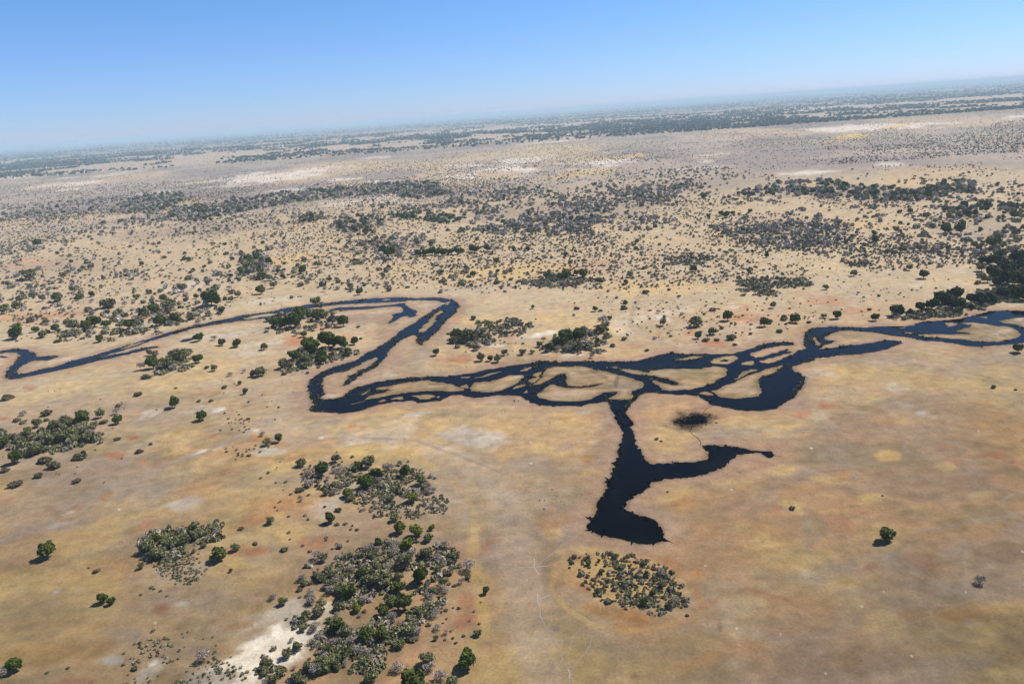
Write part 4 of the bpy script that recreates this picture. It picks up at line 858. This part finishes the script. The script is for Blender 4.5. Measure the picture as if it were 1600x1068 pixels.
# ------------------------------------------------------------------ uncountable scrub and far woods
BASE = {'G': (0.080, 0.100, 0.044), 'O': (0.22, 0.215, 0.135), 'B': (0.40, 0.355, 0.32), 'S': (0.20, 0.178, 0.115)}
def mass(name, X_, Y_, Wd, Hh, Cl, nq, seed, size=.42):
    """thousands of little crowns of leaf clumps in one mesh"""
    rr = np.random.default_rng(seed); n = len(X_)
    d = rr.normal(size=(n, nq, 3)); d /= np.linalg.norm(d, axis=2)[..., None]
    d[..., 2] = np.abs(d[..., 2]) * 1.0 - .12
    r = np.stack([Wd * .5, Wd * .5, Hh * .62], -1)[:, None, :]
    cen = np.stack([X_, Y_, Hh * .38], -1)[:, None, :]
    p = cen + d * r * rr.uniform(.55, 1.0, (n, nq, 1))
    nrm = d + rr.normal(0, .45, d.shape); nrm /= np.linalg.norm(nrm, axis=2)[..., None]
    t = np.cross(nrm, rr.normal(size=d.shape)); t /= np.linalg.norm(t, axis=2)[..., None]
    b = np.cross(nrm, t); s = (Wd[:, None, None] * size) * rr.uniform(.6, 1.2, (n, nq, 1))
    V = np.stack([p - t * s - b * s * .5, p + t * s * .6 - b * s * .8, p + t * s * .8 + b * s * .7, p - t * s * .7 + b * s * .8], 2).reshape(-1, 3)
    V[:, 2] = np.maximum(V[:, 2], .05)
    Q = np.arange(len(V)).reshape(-1, 4)
    col = np.repeat(np.repeat(Cl, nq, 0) * rr.uniform(.75, 1.25, (n * nq, 1)), 4, 0)
    return tag(obj(name, mesh_np(name, V, Q, M_F, colors=np.clip(col, 0, .8))), kind='stuff')
if rest:
    rr = np.random.default_rng(8)
    Xr = np.array([q['x'] for q in rest]); Yr = np.array([q['y'] for q in rest]); Wr = np.array([q['w'] for q in rest])
    Hr = Wr * np.array([{'S': .42}.get(q['k'], .75) for q in rest])
    Cr = np.array([BASE[q['k']] for q in rest]) * rr.uniform(.75, 1.3, (len(rest), 1))
    o = mass('scattered_scrub', Xr, Yr, Wr, Hr, Cr, 40, 1, .30)
    tag(o, 'countless small bushes dotted over the sand plains beyond the river', 'scrub')

# brown-grey undergrowth knitting the thickets together
UG = [([(520,880),(600,850),(640,845),(720,875),(740,900),(700,940),(650,1000),(600,1035),(540,1060),(475,1055),(490,960)], 1350, 1.0, 2.7),
      ([(400,1010),(500,985),(540,1068),(380,1075)], 200, .9, 2.2), ([(550,768),(620,745),(690,750),(700,806),(620,812),(555,800)], 420, .8, 1.9),
      ([(470,720),(600,712),(690,740),(690,775),(600,780),(480,770)], 420, .9, 2.2), ([(890,870),(960,862),(1020,876),(1065,905),(1078,942),(1030,962),(975,946),(925,930),(895,900)], 430, .6, 1.6),
      ([(0,675),(60,662),(150,652),(160,690),(90,705),(0,712)], 500, 1.5, 3.5), ([(220,850),(250,830),(345,812),(348,842),(290,868),(250,885),(222,875)], 420, 1.2, 2.8),
      ([(240,885),(310,865),(340,880),(310,915),(250,910)], 200, .6, 1.4), ([(195,1000),(330,990),(400,1068),(200,1068)], 130, .6, 1.4),
      ([(215,562),(300,548),(305,580),(225,588)], 200, 2, 4), ([(415,500),(500,478),(545,508),(470,522)], 200, 2, 4), ([(445,555),(550,538),(560,555),(490,578),(440,582)], 220, 2, 4),
      ([(700,520),(770,512),(800,520),(765,545),(710,545)], 260, 1.5, 3.5), ([(845,552),(870,525),(920,512),(960,505),(960,525),(925,555)], 260, 2, 4), ([(1390,498),(1500,478),(1570,470),(1560,485),(1460,500)], 240, 2, 4),
      ([(80,520),(240,500),(345,470),(350,492),(260,520),(80,535)], 360, 1.6, 4), ([(1525,405),(1610,392),(1640,475),(1560,475),(1530,440)], 400, 3, 6),
      ([(740,506),(800,498),(835,510),(800,527),(750,522)], 320, 1.2, 2.8), ([(805,437),(860,430),(930,434),(922,446),(850,451),(805,444)], 500, 1.4, 3), ([(1030,401),(1080,395),(1122,403),(1100,414),(1050,410)], 300, 1.4, 3),
      ([(1150,441),(1200,432),(1272,434),(1262,447),(1200,466),(1150,446)], 500, 1.4, 3)]
ux, uy, uw = [], [], []
rr = np.random.default_rng(90)
for pl_, n, a_, b_ in UG:
    Pp = np.array(pl_, float); q = rr.uniform(Pp.min(0), Pp.max(0), (n * 3, 2))
    # ragged outline and bald spots
    W, t = g(q[:, 0], q[:, 1]); dmean = float(np.hypot(W[:, 0], W[:, 1]).mean()); am = 14 + max(0, dmean - 420) * .16; far_ = dmean > 700
    W2 = W + am * 1.3 * np.stack([fbm(W[:, 0], W[:, 1], am, 4, 61) - .5, fbm(W[:, 0], W[:, 1], am, 4, 62) - .5], -1)
    Pg, _ = g(Pp[:, 0], Pp[:, 1])
    k = inside(W2, Pg) & (fbm(W[:, 0], W[:, 1], 12, 3, 63) > (.52 if far_ else .46)) & ~in_water(W)
    W = W[k][:int(n * (.6 if far_ else .8))]; ux.append(W[:, 0]); uy.append(W[:, 1]); uw.append(rr.uniform(a_, b_, len(W)))
ux, uy, uw = np.concatenate(ux), np.concatenate(uy), np.concatenate(uw)
tone = np.array([[.29, .25, .155], [.21, .205, .105], [.34, .30, .24], [.16, .16, .08]])[rr.integers(0, 4, len(ux))] * rr.uniform(.8, 1.25, (len(ux), 1))
o = mass('undergrowth', ux, uy, uw, uw * rr.uniform(.4, .7, len(ux)), tone, 16, 91, .34)
tag(o, 'brown-grey low undergrowth filling the thickets between the trees', 'undergrowth')
# weeds and reeds in the shallows
wx_, wy_, wc_ = [], [], []
for P_ in [outer_m] + holes_m:
    k = np.repeat(P_, 5, 0) + rr.normal(0, 1.7, (len(P_) * 5, 2)) * np.array([1.0, 1.0])
    m_ = fbm(k[:, 0], k[:, 1], 22, 3, 64); k = k[(m_ > .47) & in_water(k)]
    wx_.append(k[:, 0]); wy_.append(k[:, 1])
wx_, wy_ = np.concatenate(wx_), np.concatenate(wy_)
# the little burnt-looking pan: dark sedge thinning out from a wet middle
q = np.concatenate([rr.normal((1086, 655.5), (13, 4.6), (420, 2)), rr.normal((1064, 659), (6, 2.6), (200, 2))])
Pq, _ = g(q[:, 0], q[:, 1]); npan = len(Pq)
wx_ = np.concatenate([wx_, Pq[:, 0]]); wy_ = np.concatenate([wy_, Pq[:, 1]])
bx, by_ = topx(wx_, wy_)
by_[-npan:] = 650; bx[-npan:] = 1085
pool = (by_ > 636) & (bx > 900) & (bx < 1230)
keep = ~pool | (rr.random(len(wx_)) < .8)
wc_ = np.where(pool[:, None], np.array([.012, .011, .010]), np.array([.105, .095, .050])) * rr.uniform(.6, 1.3, (len(wx_), 1))
ws = rr.uniform(.5, 1.5, len(wx_)) * (.55 + .45 * (rr.random(len(wx_)) < .5)); ws[-npan:] *= .6
o = mass('reeds', wx_[keep], wy_[keep], ws[keep], ws[keep] * .45, wc_[keep], 5, 92, .5)
tag(o, 'olive and dark reeds fringing the shallows of the river and pool', 'reeds')
def field(n, y0, y1, x0=-80, x1=1700, seed=0):
    """random points between two lines parallel to the horizon (photo pixels below it)"""
    rr = np.random.default_rng(seed)
    x = rr.uniform(x0, x1, n); dy = rr.uniform(y0, y1, n)
    P, t = g(x, 230.5 - 0.0694 * x + dy); return P, t, rr, x, dy
# fine pale-grey bushes between the groves of the middle distance
P, t, rr, x, dy = field(60000, 90, 290, seed=75)
yy = 230.5 - 0.0694 * x + dy
m = fbm(P[:, 0], P[:, 1] * .5, 130, 4, 18) * .6 + .4 * fbm(P[:, 0], P[:, 1] * .6, 420, 3, 19)
dens = sstep(.44, .60, m) * (1 - sstep(335, 470, yy) * .8) * np.where(yy > 452, np.where((x < 420) & (yy < 500 - x * .1), .5, 0), 1)
keep = (rr.random(len(P)) < dens * .8) & ~in_water(P)
P = P[keep]; n = len(P); Wd = rr.uniform(1.0, 3.4, n)
Cl = np.array([[.20, .185, .13], [.27, .24, .20], [.14, .14, .085]])[rr.integers(0, 3, n)] * rr.uniform(.75, 1.3, (n, 1))
o = mass('grey_scrub', P[:, 0], P[:, 1], Wd, Wd * rr.uniform(.35, .7, n), Cl, 9, 76, .42)
tag(o, 'fine grey-brown scrub scattered thickly between the mid-distance groves', 'scrub')
# scrub plain: fine dark dots on grey-pink ground
P, t, rr, x, dy = field(60000, 30, 118, seed=70)
m = fbm(P[:, 0], P[:, 1] * .8, 260, 4, 15); keep = rr.random(len(P)) < sstep(.36, .60, m) * .8 + .10
P, t = P[keep], t[keep]; n = len(P)
Wd = rr.uniform(1.3, 3.6, n); Cl = np.array([BASE['S']]) * rr.uniform(.7, 1.9, (n, 1)) * np.array([[1.0, .96, 1.02]])
o = mass('scrub_plain', P[:, 0], P[:, 1], Wd, Wd * .6, Cl, 6, 71, .55)
tag(o, 'fine dark scrub speckling the grey-pink plain below the far woods', 'scrub')
# far woods: bands of dark trees with pale glades
P, t, rr, x, dy = field(80000, 4, 50, seed=72)
dd = np.hypot(P[:, 0], P[:, 1])
m = fbm(P[:, 0] * .45, P[:, 1] * .5, 900, 5, 14) * .5 + .5 * fbm(P[:, 0], P[:, 1] * .55, 240, 4, 16)
az = np.arctan2(P[:, 0], P[:, 1]); rt = sstep(.10, .42, az)
band = sstep(4600 - 2300 * rt, 7000 - 2500 * rt, dd) * (.62 - .2 * rt) + .05
keep = rr.random(len(P)) < sstep(.455, .53, m) * band
P, dd = P[keep], dd[keep]; n = len(P)
Wd = rr.uniform(5, 12, n) * (1 + dd / 9000); Cl = np.array([[.10, .115, .088]]) * rr.uniform(.7, 1.3, (n, 1))
o = mass('distant_woodland', P[:, 0], P[:, 1], Wd, rr.uniform(6, 10, n), Cl, 5, 73, .5)
tag(o, 'distant bands of dark woodland fading into haze below the horizon', 'woodland')

# ------------------------------------------------------------------ air
mh = bpy.data.materials.new('pale_blue_air'); mh.use_nodes = True; nt = mh.node_tree; nt.nodes.clear()
pv = nt.nodes.new('ShaderNodeVolumePrincipled'); mo = nt.nodes.new('ShaderNodeOutputMaterial')
pv.inputs['Color'].default_value = (0.62, 0.84, 1.0, 1); pv.inputs['Density'].default_value = 5.6e-5; pv.inputs['Anisotropy'].default_value = 0.0
nt.links.new(pv.outputs[0], mo.inputs['Volume'])
bm = bmesh.new(); bmesh.ops.create_cube(bm, size=1.0)
S_ = 135000.0
for v in bm.verts: v.co = Vector((v.co.x * 2 * S_, v.co.y * 2 * S_, -1.0 if v.co.z < 0 else 215.0))
me = bpy.data.meshes.new('haze'); bm.to_mesh(me); bm.free(); me.materials.append(mh)
tag(obj('haze', me), 'thin blue haze filling the air over the plain', 'haze', kind='stuff')
print('INDIV', len(indiv), 'REST', len(rest), {k: sum(1 for q in items if q['k'] == k) for k in 'GYDOBS'})
